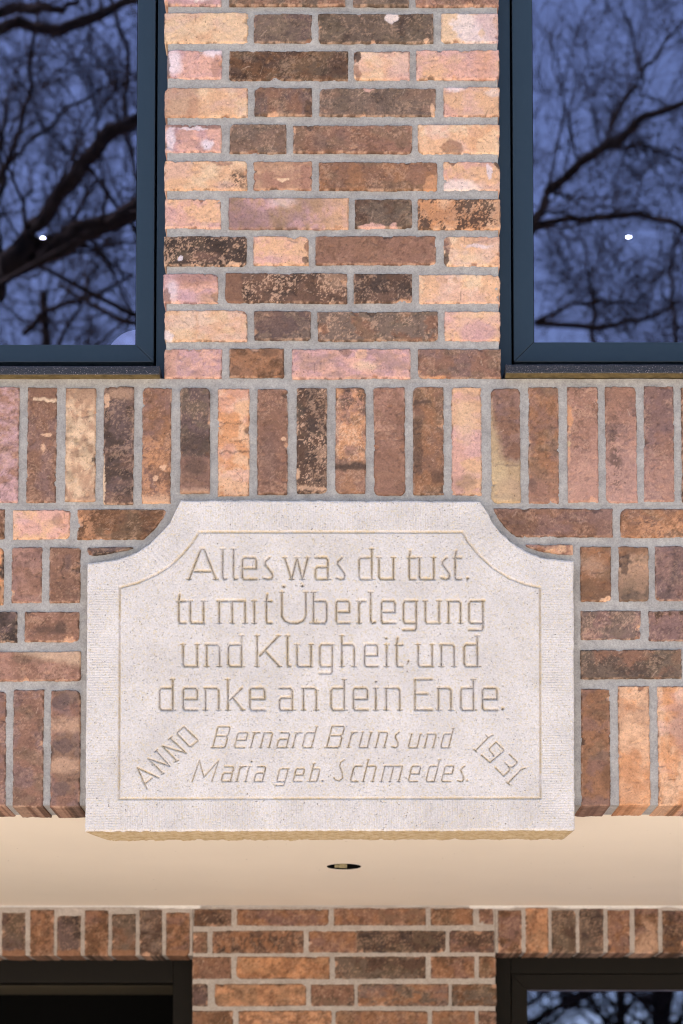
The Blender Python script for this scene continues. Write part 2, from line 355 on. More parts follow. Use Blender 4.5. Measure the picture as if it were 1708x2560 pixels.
    g = ((1-sstep(0.0012, 0.005, d))*sstep(0.45, 0.65, n4)*0.38)[..., None]; C = C*(1-g)+lin((214, 178, 152))*g
    g = ((1-sstep(0.001, 0.004, d))*sstep(0.5, 0.66, 1-n4)*0.6)[..., None]; C = C*(1-g)+lin((70, 56, 46))*g
    for k_, z_ in chips:
        g = (k_*0.75)[..., None]; cc_ = lin((216, 168, 136)) if (z_ < .55 and la < 190) else lin((150, 108, 86)) if z_ < .8 else lin((88, 70, 60)); C = C*(1-g)+cc_*g
    wobx = (fbm(Xm/14+off, Zm/14, sd+99, 4)-0.5); wobz = (fbm(Xm/14+off, Zm/14+50, sd+109, 4)-0.5)
    UU = U+wobx*0.012/w*1.2; VV = V+wobz*0.012/h*1.2
    for mk in marks:
        t, a1, a2, a3, a4, col = mk[:6]; op = mk[6] if len(mk) > 6 else 0.9; soft = mk[7] if len(mk) > 7 else 0.12
        cc = lin(PAL[col] if isinstance(col, str) else col)
        if t == 'e':                                    # ellipse cu, cv (from top), ru, rv
            q = np.sqrt(((UU-a1)/a3)**2+(((1-VV)-a2)/a4)**2); k = 1-sstep(1-soft, 1+soft, q)
        elif t == 'r':                                  # rectangle u0,u1,v0,v1 (v from top)
            v_ = 1-VV; sf = soft*0.5
            k = sstep(a1-sf, a1+sf, UU)*(1-sstep(a2-sf, a2+sf, UU))*sstep(a3-sf, a3+sf, v_)*(1-sstep(a4-sf, a4+sf, v_))
        elif t == 'h':                                  # half plane a1*u + a2*v(top) > a3, width a4
            k = sstep(a3-a4, a3+a4, a1*UU+a2*(1-VV))
        elif t == 's':                                  # speckle cluster u0,u1,v0,v1
            v_ = 1-VV; sf = 0.15
            k = sstep(a1-sf, a1+sf, UU)*(1-sstep(a2-sf, a2+sf, UU))*sstep(a3-sf, a3+sf, v_)*(1-sstep(a4-sf, a4+sf, v_))
            k = k*sstep(0.5, 0.58, fbm(Xm/3.4+off, Zm/3.4, sd+139, 4, 0.75)*0.5+fbm(Xm/18+off, Zm/18, sd+149, 3)*0.5)
        k = (k*op)[..., None]; C = C*(1-k)+cc*k
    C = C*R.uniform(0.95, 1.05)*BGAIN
    gy = C.mean(-1, keepdims=True); C = np.clip(gy+(C-gy)*(1.0 if la > 150 else 0.93), 0.004, 1)
    nu, nv = X.shape
    Vt = np.stack([Xr, Y, Zr], -1).reshape(-1, 3)
    acc.add(Vt, grid_faces(nu, nv)[:, ::1], C.reshape(-1, 3), 0)
    # skirt back into the wall
    idx = np.arange(nu*nv).reshape(nu, nv)
    ring = np.concatenate([idx[:-1, 0], idx[-1, :-1], idx[:0:-1, -1], idx[0, :0:-1]])
    rp = Vt[ring]; n = len(ring); rc = C.reshape(-1, 3)[ring]*0.9
    steps = [0.0] + list(np.linspace(0.006, depth, 3 if depth < 0.07 else 30))
    vs = []; cs = []
    for j, sy in enumerate(steps):
        q = rp.copy(); q[:, 1] = np.maximum(q[:, 1], 0*q[:, 1]+q[:, 1]) + sy
        if j: 
            q[:, 2] += (fbm(q[:, 0]*s/8+off, q[:, 1]*s/8, sd+119, 3)-0.5)*0.0012*wob
        vs.append(q)
        nn = fbm(q[:, 0]*s/16+off, q[:, 1]*s/5, sd+129, 4)[:, None]
        cs.append(rc*(0.66+0.68*nn))
    ff = []
    for j in range(len(steps)-1):
        i = np.arange(n); k = (i+1) % n
        ff.append(np.stack([i+j*n, i+(j+1)*n, k+(j+1)*n, k+j*n], -1))
    acc.add(np.concatenate(vs), np.concatenate(ff), np.concatenate(cs), 0)

def mortar_sheet(acc, x0, x1, z0, z1, plane, mat=1, step=0.0045, back=0.10, recess=0.0046, amp=1.0):
    nx = max(2, int((x1-x0)/step)); nz = max(2, int((z1-z0)/step))
    X, Z = np.meshgrid(np.linspace(x0, x1, nx), np.linspace(z0, z1, nz), indexing='ij')
    sd = 7; Y = plane+recess - ((fbm(X*1000/40, Z*1000/40, sd, 3)-0.5)*0.0028 + (fbm(X*1000/9, Z*1000/9, sd+3, 3)-0.5)*0.0022)*amp
    acc.add(np.stack([X, Y, Z], -1), grid_faces(nx, nz), None, mat)
    yb = plane+back; yf = plane+recess+0.0022
    acc.box(x0, x1, yf, yb, z0, z1, mat)

# ---------- brick tables in zoomed-crop coordinates
def T(x0, y0, sx, sy): return lambda a, b, c, d: (x0+a*sx, x0+b*sx, y0+c*sy, y0+d*sy)
R1 = T(400, 0, .5485, .5485); R2 = T(400, 460, .5485, .5485); R3 = T(0, 920, .5485, .5485); R4 = T(850, 920, .5472, .5472)
R5 = T(0, 1360, .3063, .3063); R6 = T(1308, 1360, .3063, .3063); R7 = T(0, 2040, .5485, .5485); R8 = T(848, 2040, .5485, .5485)

facade = empty('brick_facade'); tag(facade, 'front brick wall of mottled peach and brown bricks around the inscribed stone', 'brick wall')
# ---- pier between the upper windows
P = Acc()
pier = [
 (R1,20,280,-110,22,'LI','PA',{}),(R1,315,845,-108,24,'BR','OL',{}),(R1,880,1135,-110,26,'GB','OL',{}),(R1,1165,1545,-110,26,'BR','PB',{'marks':[('s',.0,1,.3,1,'BK',.6)]}),
 (R1,20,403,53,195,'PE','CR',{'marks':[('r',.66,1.02,-.1,1.1,'CR',.5,.05)]}),(R1,428,692,60,193,'DM','GB',{'light':.25}),
 (R1,722,1246,60,195,'OL','VB',{'marks':[('e',.64,.12,.05,.2,'PA',.95),('e',.93,.93,.03,.1,'PE',.9)]}),(R1,1282,1543,57,192,'PA','CR',{'dark':.12,'marks':[('h',1,-.3,.55,.1,'LI',.5)]}),
 (R1,33,282,225,356,'PK','LI',{'marks':[('e',.12,.45,.14,.4,'WH',.8,.5),('e',.85,.1,.2,.16,'WH',.8,.5),('e',.0,.5,.05,.8,'BK',.7),('e',.9,.6,.1,.4,'PB',.6)]}),
 (R1,315,858,228,364,'DB','DO',{'light':.3,'dark':.6}),(R1,883,1140,232,362,'PE','CR',{'dark':.1,'marks':[('e',.05,.18,.07,.18,'BK',.9),('e',.06,.75,.07,.3,'RB',.7),('h',1,.2,.75,.2,'LI',.5),('r',.2,1,-.1,.06,'DM',.7)]}),(R1,1170,1547,226,362,'PE','PK',{'marks':[('e',.8,.5,.12,.8,'OR',.35,.5)]}),
 (R1,22,400,396,532,'PE','CR',{'marks':[('r',-.1,.4,-.1,1.1,'PB',.55,.1)]}),(R1,432,693,398,527,'BR','DM',{'marks':[('e',.95,.75,.09,.3,'DB',.9),('h',1,-.6,.85,.04,'DB',.7)]}),
 (R1,727,1257,400,528,'GB','OL',{'marks':[('e',.42,.06,.04,.1,'PK',.9),('e',.98,.8,.025,.25,'PE',.9),('e',.52,.35,.06,.2,'BK',.5,.6)]}),(R1,1293,1548,394,529,'PK','PE',{'dark':.08,'marks':[('e',.2,.05,.2,.15,'WH',.7,.4),('e',.9,.2,.15,.14,'PA',.6,.5)]}),
 (R1,22,280,563,692,'LI','PK',{'marks':[('e',.1,.5,.07,.5,'WH',.7,.4),('e',.75,.75,.1,.2,'WH',.85,.4),('e',.5,.04,.55,.14,'MV',.8),('e',.5,.17,.3,.05,'WH',.7)]}),
 (R1,317,577,563,698,'GB','OL',{}),(R1,608,1150,570,697,'BR','RB',{'marks':[('e',.22,.55,.07,.3,'DM',.45,.5),('e',.4,.35,.05,.2,'DM',.4,.6)]}),(R1,1175,1548,564,698,'PE','CR',{'marks':[('e',.42,.8,.12,.25,'BR',.7),('r',.6,.95,.1,.95,'OR',.3)]}),
 (R1,20,397,731,865,'PE','CR',{'marks':[('s',.72,1,.4,.95,'BK',.85),('e',.7,.08,.14,.1,'PB',.7)]}),(R1,425,693,731,864,'TN','PB',{'marks':[('e',.5,.62,.12,.06,'CR',.9)]}),
 (R1,724,1265,736,866,'BR','OB',{'marks':[('e',.3,.45,.06,.4,'OB',.7),('e',.95,.8,.07,.3,'OR',.8),('e',.82,.45,.08,.4,'RB',.6)]}),(R1,1292,1550,733,866,'PK','PE',{'dark':.1,'marks':[('e',.25,.9,.4,.25,'PA',.8,.4),('e',.8,.35,.05,.3,'WH',.7),('e',.97,.12,.06,.12,'BK',.85)]}),
 (R2,22,279,64,200,'PK','PE',{'marks':[('e',.1,.5,.1,.3,'LI',.5,.5)]}),(R2,313,860,60,205,'LI','TN',{'con':.2,'marks':[('h',-1,.5,.02,.25,'DM',.55),('h',1,-.1,.78,.1,'PE',.55),('e',.45,.15,.1,.15,'PA',.4,.6)]}),
 (R2,890,1150,66,200,'DB','OL',{'light':.2,'marks':[('e',.3,.95,.22,.1,'PK',.9),('e',.68,.92,.06,.14,'PK',.8)]}),(R2,1175,1552,66,206,'OR','PE',{'marks':[('s',-.1,1.1,-.1,1.1,'BK',.85),('s',.3,1.1,.5,1.1,'DB',.9)]}),
 (R2,18,396,236,372,'BK','VB',{'light':.75,'marks':[('e',.85,.92,.08,.1,'PE',.95),('e',.2,.75,.02,.1,'WH',.9),('e',.5,.7,.2,.14,'PB',.35,.6)]}),(R2,426,678,235,368,'PK','PE',{'dark':.05,'marks':[('h',1,-.8,-.05,.3,'PE',.5),('e',.98,.35,.05,.2,'BR',.8),('e',.94,.85,.05,.14,'BK',.7)]}),
 (R2,710,1258,235,366,'BR','RB',{'light':.15}),(R2,1293,1550,235,373,'PE','CR',{'dark':.08,'marks':[('e',.04,.75,.045,.35,'BK',.85),('e',.06,.3,.05,.3,'MV',.7),('e',.6,.35,.25,.06,'WH',.6,.5),('e',.75,.1,.4,.1,'PB',.4,.5)]}),
 (R2,15,265,407,542,'PK','LI',{'con':.08,'marks':[('e',.6,.2,.4,.25,'RB',.55,.4),('e',.15,.6,.12,.35,'WH',.6,.5),('e',.05,.8,.06,.3,'MV',.8),('e',.85,.85,.25,.2,'TN',.7,.5)]}),
 (R2,298,854,404,541,'DB','VB',{'light':.85,'marks':[('r',-.1,.14,-.1,1.1,'BR',.9,.03),('e',.9,.2,.1,.3,'TN',.5,.6)]}),(R2,884,1150,405,540,'VB','DB',{'light':.4}),(R2,1181,1551,409,542,'CR','PE',{'dark':.12,'marks':[('e',.3,.2,.06,.12,'TN',.6),('e',.45,.22,.04,.1,'TN',.6),('e',.1,.2,.05,.14,'TN',.5)]}),
 (R2,20,398,573,716,'PE','CR',{'marks':[('e',.06,.85,.06,.2,'WH',.6),('r',.36,.4,0,1,'OR',.3,.04)]}),(R2,430,687,577,710,'GB','DM',{'marks':[('e',.4,.55,.45,.25,'DM',.6,.6)]}),(R2,718,1267,580,714,'GB','BR',{'light':.55}),(R2,1297,1552,578,714,'PK','PE',{'dark':.06,'marks':[('e',.6,.7,.35,.35,'LI',.75,.3),('e',.55,.1,.4,.14,'CR',.4,.6)]}),
 (R2,20,282,748,884,'LI','PK',{'dark':.15,'light':.4}),(R2,317,565,747,881,'DO','OB',{'light':.15}),(R2,601,1142,750,886,'LI','PK',{'dark':.2,'con':.2,'marks':[('e',.45,.12,.05,.16,'MV',.7),('e',.58,.2,.05,.2,'PE',.6),('e',.62,.6,.1,.14,'CR',.6,.6)]}),(R2,1177,1555,750,884,'MV','RB',{'marks':[('e',.22,.97,.1,.06,'OR',.8)]}),
]
for (f, a, b, c, d, A, B, kw) in pier:
    brick(P, *f(a, b, c, d), A, B, depth=0.06 if (a < 40 or b > 1500) else 0.03, **kw)
rr = random.Random(5)
DARKS = ['BR', 'DB', 'DM', 'OL', 'GB', 'RB', 'MV', 'DO']; LIGHTS = ['PE', 'PK', 'LI', 'CR', 'TN']
zpit = 93.25
for k in range(1, 20):                                     # courses above the frame
    yb_ = 13 - zpit*k; lay = [(20,280),(315,845),(880,1135),(1165,1545)] if k % 2 == 0 else [(20,403),(428,692),(722,1246),(1282,1543)]
    for (a, b) in lay:
        q = rr.choice(DARKS if (b-a > 500 or rr.random() < .45) else LIGHTS)
        brick(P, 400+a*.5485, 400+b*.5485, yb_-73, yb_, q, rr.choice(DARKS if q in DARKS else LIGHTS), res=0.008)
xa = float(Wp(413, 900, 0)[0]); xb = float(Wp(1250, 900, 0)[0])
zsol_top = float(Wp(854, 958, 0)[1]); zTOP = 4.72
mortar_sheet(P, xa+0.002, xb-0.002, zsol_top+0.012, 4.05, 0.0, back=0.12)
P.box(xa+0.002, xb-0.002, 0.0065, 0.12, 4.051, zTOP, 1)
P.build('pier', [M_brick, M_mortar], facade)

# ---- soldier course
S = Acc()
sol = [
 (R3,-60,85,85,612,'PB','LI',{'dark':.5}),
 (R3,122,257,85,612,'MV','BR',{'marks':[('r',.22,1,.095,.13,'CR',.9,.01),('r',.1,1,-.1,.1,'BR',.8,.03),('e',.55,.52,.08,.03,'PE',.9),('e',.68,.42,.14,.015,'PE',.9)]}),
 (R3,297,436,90,607,'TN','CR',{'dark':.4,'marks':[('h',0,-1,-.12,.1,'BR',.6),('e',.75,.1,.25,.1,'TN',.5,.5),('e',.95,.64,.08,.02,'BK',.8)]}),
 (R3,472,609,82,620,'VB','DM',{'marks':[('e',.6,.06,.5,.05,'TN',.6,.4),('e',.02,.8,.05,.2,'CR',.8),('e',.1,.12,.12,.05,'PE',.8)]}),
 (R3,647,780,87,615,'BR','OB',{'marks':[('s',-.1,1.1,.4,1.1,'OR',.6),('e',.45,.79,.12,.03,'PE',.9),('e',.75,.69,.1,.02,'PE',.9),('r',.0,1,.94,1.1,'PE',.7,.08)]}),
 (R3,822,957,88,570,'OL','DM',{'marks':[('r',-.1,1.1,.44,.66,'VB',.7,.1),('h',0,1,.66,.03,'RB',.6),('e',.5,.75,.4,.08,'VB',.6,.4),('r',0,1,.95,1.1,'PE',.4,.05)]}),
 (R3,992,1137,90,581,'PE','OR',{'dark':.1,'marks':[('r',.05,.8,.325,.335,'BK',.6,.008),('r',.4,1,.48,.49,'BK',.5,.008),('r',.0,1,.59,.605,'BK',.6,.01),('s',0,1,.9,1.05,'PB',.6)]}),
 (R3,1173,1311,94,575,'BR','RB',{'marks':[('e',.4,.65,.3,.25,'DM',.4,.6),('e',.9,.48,.08,.02,'PE',.9)]}),
 (R3,1353,1490,88,570,'VB','DB',{'light':.9,'marks':[('s',.3,1.1,.0,.9,'TN',.5),('r',0,1,.94,.98,'PE',.7,.03),('e',.05,.82,.1,.06,'PE',.8)]}),
 (R4,-20,118,88,572,'PB','OR',{'light':.9,'marks':[('s',.2,1.1,-.1,.3,'VB',.8),('h',0,1,.7,.06,'BR',.6),('r',-.1,1.1,.71,.78,'BK',.85,.04),('s',0,1,.4,.6,'DB',.7)]}),
 (R4,155,298,86,580,'PB','RB',{'marks':[('h',0,1,.55,.15,'BR',.6),('s',0,1,.1,.5,'BR',.5)]}),
 (R4,335,474,84,577,'BR','OB',{'marks':[('r',.0,.3,.3,.8,'DB',.7,.08),('r',.0,.65,.135,.17,'VB',.8,.02),('r',.6,1,.78,.9,'DB',.7,.06),('s',.3,1,.25,.7,'OB',.6)]}),
 (R4,511,648,86,580,'PK','PE',{'dark':.08,'marks':[('e',.45,.3,.3,.2,'CR',.4,.6),('e',.4,.88,.4,.07,'GB',.5,.5),('e',.7,.1,.35,.06,'TN',.4,.5)]}),
 (R4,692,825,90,614,'BR','MV',{'light':.15,'marks':[('h',-1,1,.2,.2,'YE',.7),('h',0,1,.64,.05,'YE',.6),('h',-.25,-1,-.68,.01,'BR',.0),('e',.85,.56,.2,.08,'BR',.9),('r',0,.9,.67,.685,'DM',.5,.02),('e',.55,.9,.5,.1,'TN',.4,.6)]}),
 (R4,862,1001,84,616,'RB','OB',{'light':.2,'marks':[('e',.1,.85,.14,.06,'VB',.8),('h',0,1,.75,.2,'PB',.5)]}),
 (R4,1041,1181,84,612,'RB','PB',{'marks':[('e',.05,.26,.1,.1,'OR',.9),('e',.03,.6,.06,.1,'OR',.8),('h',0,1,.5,.25,'PK',.35),('e',.05,.5,.1,.03,'YE',.7)]}),
 (R4,1214,1358,82,614,'MV','PB',{'marks':[('h',0,1,.5,.25,'PK',.45),('s',.1,.5,.3,.9,'VB',.7),('h',0,-1,-.2,.15,'BR',.4)]}),
 (R4,1390,1528,80,608,'MV','RB',{'marks':[('h',0,1,.6,.2,'PK',.35),('e',.55,.45,.2,.05,'PB',.6,.5)]}),
 (R4,1562,1700,84,610,'RB','BR',{}),
]
for (f, a, b, c, d, A, B, kw) in sol: brick(S, *f(a, b, c, d), A, B, **kw)
XEXT = 1.70
for side in (-1, 1):
    k = 1
    while True:
        x0 = (-33-96.6*k) if side < 0 else (1705+96.6*(k))
        if abs(float(Wp(x0, 1100, 0)[0])) > XEXT-0.1: break
        q = rr.choice(DARKS+['TN', 'PK', 'PB'])
        brick(S, x0+8, x0+84, 968, 1254, q, rr.choice(DARKS+['PB']), res=0.008); k += 1
zs0 = float(Wp(854, 1262, 0)[1]); zs1 = zsol_top+0.0115
mortar_sheet(S, -XEXT, XEXT, zs0, zs1, 0.0, back=0.12)
S.build('soldier_course', [M_brick, M_mortar], facade)

# ---- brickwork to both sides of the stone
def px(f, a): return f(a, a, 0, 0)[0]
def py(f, c): return f(0, 0, c, c)[2]
L = Acc()
brick(L, *R3(-300,20,640,778), 'DO', 'BR')
brick(L, *R3(58,319,644,778), 'PK', 'PE', dark=.05, marks=[('e',.78,.38,.1,.22,'MV',.55,.3),('e',.95,.5,.14,.6,'OR',.3,.5)])
brick(L, *R3(352,770,642,780), 'DO', 'OB', con=.06, xr=[(0,px(R3,770)),(.3,px(R3,742)),(.6,px(R3,712)),(1,px(R3,655))], marks=[('s',-.1,.5,-.1,1,'OR',.8),('s',.2,1.1,.1,1.1,'DB',.6)])
brick(L, *R3(395,606,815,855), 'DM', 'BK', light=.3, yb=[(0,py(R3,855)),(.3,py(R3,851)),(.65,py(R3,838)),(1,py(R3,822))], res=.0022)
brick(L, *R5(-330,30,25,495), 'OR', 'BK'); brick(L, *R5(92,342,22,478), 'RB', 'PB', light=.15, marks=[('e',.02,.85,.06,.05,'PE',.9)])
brick(L, *R5(402,655,25,478), 'RB', 'BR', marks=[('e',.6,.28,.1,.14,'DM',.6,.4),('r',.44,.49,.15,.6,'BK',.6,.03),('s',.0,1,.65,1,'DB',.5),('r',.2,.23,.45,.6,'BK',.5,.03)])
brick(L, *R5(-640,140,550,800), 'BK', 'DM'); brick(L, *R5(200,645,550,798), 'RB', 'BR', marks=[('e',.45,.62,.3,.12,'VB',.6,.5),('e',.68,.5,.1,.2,'VB',.6,.4)])
brick(L, *R5(-210,658,875,1118), 'RB', 'PB', light=.3, con=.1, marks=[('h',1,-1.2,.35,.15,'CR',.5)])
brick(L, *R5(-210,47,1200,2140), 'MV', 'RB', depth=.109); brick(L, *R5(105,353,1185,2147), 'MV', 'RB', light=.3, depth=.109)
brick(L, *R5(412,655,1190,2150), 'MV', 'RB', depth=.109, light=.1, marks=[('r',-.1,1.1,.23,.36,'TN',.85,.06),('r',-.1,1.1,.58,.70,'TN',.85,.05),('s',-.1,1.1,.24,.36,'DB',.6),('s',0,1,.58,.7,'DB',.5),
      ('e',.34,.105,.31,.068,'DM',.8,.12),('e',.42,.475,.32,.068,'DM',.8,.12),('e',.38,.845,.27,.062,'DM',.75,.12)])
for k in range(1, 12):                                      # beyond the frame
    x0 = 14-96*k-64
    brick(L, x0-15, x0+62, 1724, 2017, rr.choice(DARKS), rr.choice(DARKS), res=.008, depth=.109) if x0 > -1150 else None
    brick(L, x0-11, x0+62, 1368, 1508, rr.choice(DARKS), rr.choice(DARKS+['PB']), res=.008) if x0 > -1150 else None
for k in range(0, 4):
    brick(L, -372-300*k, -85-300*k, 1271, 1347, rr.choice(DARKS), rr.choice(LIGHTS), res=.008)
    brick(L, -510-300*k, -215-300*k, 1528, 1605, rr.choice(DARKS), rr.choice(DARKS), res=.008)
    brick(L, -370-300*k, -80-300*k, 1628, 1702, rr.choice(DARKS), rr.choice(DARKS), res=.008)
zb_l = float(Wp(100, 2017, 0)[1]); zt_p = float(Wp(854, 1262, 0)[1])-0.0005
xpl = float(Wp(222, 1700, 0)[0]); xpr = float(Wp(1430, 1700, 0)[0])
mortar_sheet(L, -XEXT, xpl+0.21, zb_l+0.004, zt_p, 0.0, back=0.105)
L.build('side_panel', [M_brick, M_mortar], facade)
Rr = Acc()
brick(Rr, *R4(702,1247,639,770), 'BR', 'RB', xl=[(0,px(R4,700)),(.3,px(R4,718)),(.65,px(R4,752)),(1,px(R4,805))], marks=[('e',.15,.5,.12,.5,'DB',.4,.5),('r',.83,1,-.1,1.1,'MV',.5,.05)])
brick(Rr, *R4(1282,1830,640,772), 'OB', 'BR', marks=[('s',.1,.7,.2,1.1,'OR',.7)])
brick(Rr, *R4(850,1066,805,850), 'PE', 'PB', yb=[(0,py(R4,812)),(.25,py(R4,832)),(.6,py(R4,846)),(1,py(R4,851))], res=.0022, marks=[('s',.2,.8,.4,1.1,'DB',.8)])
brick(Rr, *R6(470,718,18,466), 'OB', 'BR', marks=[('e',.4,.35,.4,.14,'TN',.5,.5),('h',0,1,.6,.06,'DO',.5),('e',.85,.96,.2,.03,'PE',.9)])
brick(Rr, *R6(780,1026,18,466), 'TN', 'OL', con=.07, marks=[('e',.2,.3,.15,.2,'VB',.7),('h',0,1,.5,.2,'OL',.5),('r',0,1,-.1,.15,'OB',.5,.1)])
brick(Rr, *R6(1078,1330,14,462), 'DM', 'MV', light=.2); brick(Rr, *R6(1390,1640,14,462), 'BR', 'DM')
brick(Rr, *R6(470,962,540,780), 'MV', 'GB', light=.45); brick(Rr, *R6(1026,1800,540,790), 'DB', 'MV', light=.3)
brick(Rr, *R6(470,1297,860,1098), 'OL', 'BR', con=.08, marks=[('s',.1,.9,.2,1,'VB',.8)]); brick(Rr, *R6(1350,2200,860,1098), 'MV', 'RB')
brick(Rr, *R6(475,712,1180,2137), 'OB', 'RB', light=.1, depth=.109, marks=[('e',.9,.75,.2,.12,'DO',.6,.4),('r',0,1,.93,1.1,'MV',.6,.06),('s',.3,.9,.02,.3,'DB',.5)])
brick(Rr, *R6(780,1036,1155,2133), 'OR', 'PE', depth=.109, dark=.3, marks=[('h',0,1,.6,.3,'OR',.5),('s',0,1,0,.2,'GB',.4)])
brick(Rr, *R6(1103,1400,1158,2135), 'PE', 'OR', depth=.109, dark=.35, marks=[('e',.65,.35,.3,.2,'PB',.6,.5)])
for k in range(1, 11):
    x0 = 1666+96*k
    brick(Rr, x0, x0+77, 1722, 2014, rr.choice(DARKS+['PB']), rr.choice(DARKS), res=.008, depth=.109)
    brick(Rr, x0+66, x0+141, 1366, 1505, rr.choice(DARKS), rr.choice(DARKS), res=.008) if k > 0 else None
for k in range(0, 4):
    brick(Rr, 1868+300*k, 2150+300*k, 1271, 1345, rr.choice(DARKS), rr.choice(LIGHTS), res=.008)
    brick(Rr, 1876+300*k, 2160+300*k, 1526, 1602, rr.choice(DARKS), rr.choice(DARKS), res=.008)
    brick(Rr, 1998+300*k, 2280+300*k, 1624, 1698, rr.choice(DARKS), rr.choice(DARKS), res=.008)
mortar_sheet(Rr, xpr-0.21, XEXT, zb_l+0.0045, zt_p, 0.0, back=0.105)
Rr.build('side_panel', [M_brick, M_mortar], facade)
# plain outer brickwork, out of the picture
O = Acc()
for s in (-1, 1):
    a, b = sorted((s*(XEXT+0.002), s*6.0)); O.box(a, b, 0.0, 0.115, zb_l, zTOP)
O.box(-6, 6, 0.0, 0.115, zTOP+0.002, 5.6)
O.build('outer_brickwork', M_wallx, facade)

# ------------------------------------------------------------------ inscribed stone
edgeL = [(219,1409),(244,1405.5),(296,1397),(340,1381),(373,1360),(401,1332),(425,1306),(437,1280),(452,1250.5)]
edgeR = [(1201,1252),(1215,1274),(1233.5,1307),(1259,1337),(1288,1362),(1318,1379),(1351,1392),(1398,1400),(1434,1402)]
segs = []      # (x0,y0,x1,y1,halfwidth,depth_mm, kind)
def line(pts, hw, dp, kind=1):
    for (a, b) in zip(pts[:-1], pts[1:]): segs.append((*a, *b, hw, dp, kind))
inL = [(300,1469),(345,1457),(389,1437),(425,1415),(457,1385),(481,1356.5),(498,1330)]
inR = [(1157,1330.5),(1170,1354),(1196,1385),(1229,1417),(1271,1444),(1313.5,1461),(1350.5,1469)]
line(inL+inR+[(1352,1995),(298,1997),(300,1469)], 4.4, 4.0, 90)
AS = 1.40
G = {
 'a':([[(0.03,1),(.86,1),(1,.88),(1,0)],[(1,.56),(.15,.56),(0,.46),(0,.1),(.1,0),(1,0)]],[(1.05,0)]),
 'b':([[(0,AS),(0,0),(.86,0),(1,.12),(1,.88),(.9,1),(0,1)]],[(0,AS),(-.1,0)]),
 'c':([[(1,1),(.16,1),(0,.86),(0,.12),(.12,0),(1,0)]],[]),
 'd':([[(1,AS),(1,0),(.14,0),(0,.12),(0,.88),(.12,1),(1,1)]],[(1,AS),(1.06,0)]),
 'e':([[(1.02,0),(.12,0),(0,.1),(0,.9),(.1,1),(.9,1),(1,.9),(1,.5),(.12,.5)]],[]),
 'g':([[(1.08,1),(.12,1),(0,.88),(0,.12),(.12,0),(.95,0)],[(1,1),(1,-.22),(.9,-.32),(0,-.32)]],[]),
 'h':([[(0,AS),(0,0)],[(0,1),(.86,1),(1,.9),(1,0)]],[(0,AS),(0,0),(1,0)]),
 'i':([[(0,1),(0,0)]],[(0,1),(0,0)]),
 'k':([[(0,AS),(0,0)],[(.95,1),(.12,.46)],[(.3,.6),(1,0)]],[(0,AS),(0,0),(1,0)]),
 'l':([[(0,AS),(0,.12),(.35,0),(1,.03)]],[(0,AS)]),
 'm':([[(-.03,1),(1,1)],[(0.03,1),(0.03,0)],[(.52,1),(.52,0)],[(1,1),(1,0)]],[(.03,0),(.52,0),(1,0)]),
 'n':([[(-.05,1),(.86,1),(1,.9),(1,0)],[(0.03,1),(0.03,0)]],[(.03,0),(1,0)]),
 'r':([[(0,1),(0,0)],[(.02,.84),(.45,1),(1,1)]],[(0,1),(0,0)]),
 's':([[(.62,1),(.16,.83),(.12,.7),(.86,.32),(1,.16),(.86,.03),(.5,0),(0,.06)]],[]),
 't':([[(.28,1.3),(.15,1.03),(.15,.1),(.28,0),(1,0)],[(-.05,.99),(1,.99)]],[]),
 'u':([[(0,1),(0,.1),(.1,0),(1.06,0)],[(1,1),(1,0)]],[(0,1),(1,1)]),
 'w':([[(0,1),(.3,0),(.53,1),(.76,0),(1,1)]],[(0,1),(.53,1),(1,1),(.3,0),(.76,0)]),
 'A':([[(0,0),(.44,AS),(.56,AS),(1,0)],[(.2,.36),(.8,.36)]],[(0,0),(1,0),(.5,AS)]),
 'B':([[(0,0),(0,AS),(.9,AS),(1,1.28),(1,.9),(.86,.78),(0,.78)],[(.86,.78),(1,.66),(1,.12),(.88,0),(-.12,0)]],[]),
 'K':([[(0,AS),(0,0)],[(.92,AS),(.12,.5)],[(.34,.72),(.97,0)]],[(0,AS),(0,0),(.97,0),(.92,AS)]),
 'E':([[(1,AS),(0,AS),(0,0),(1,0)],[(0,.74),(.72,.74)]],[]),
 'U':([[(0,AS),(0,.3),(.12,.1),(.34,0),(.66,0),(.88,.1),(1,.3),(1,AS)]],[(0,AS),(1,AS)]),
}
def put(ch, x0, x1, base, xh, hw, dp, slant=0.0, serif=5.5):
    polys, ser = G[ch]
    f = lambda p: (x0+p[0]*(x1-x0)+slant*p[1]*xh, base-p[1]*xh)
    for P_ in polys: line([f(p) for p in P_], hw, dp, KIND)
    for p in ser:
        c = f(p); segs.append((c[0]-serif, c[1], c[0]+serif, c[1], hw*0.6, dp*0.7, KIND))
def word(items, base, xh, hw=5.2, dp=5.2, slant=0.0, serif=5.5):
    for (ch, a, b) in items: put(ch, a, b, base, xh, hw, dp, slant, serif)
def dot(x, y, r, dp=3.2): segs.append((x-.5, y, x+.5, y, r, dp, KIND))
KIND = 1
word([('A',473,540),('l',557,566),('l',584,593),('e',606,641),('s',660,682),('w',712,770),('a',789,820),('s',842,863),('d',898,930),('u',948,984),('t',1021,1038),('u',1049,1085),('s',1104,1125),('t',1136,1153)], 1447, 54)
dot(1169.6,1445,5.2,5); segs.append((1170,1446,1168,1451,2.5,2.5,KIND))
KIND = 2
word([('t',444,464),('u',476,509),('m',546,613),('i',636,636),('t',664,679),('U',705,765),('b',784,817),('e',841,874),('r',898,913),('l',927,938),('e',954,988),('g',1009,1041),('u',1064,1098),('n',1121,1152),('g',1173,1208)], 1556.5, 55)
dot(710,1465,6.2,6.5); dot(756,1463,6.2,6.5)
KIND = 3
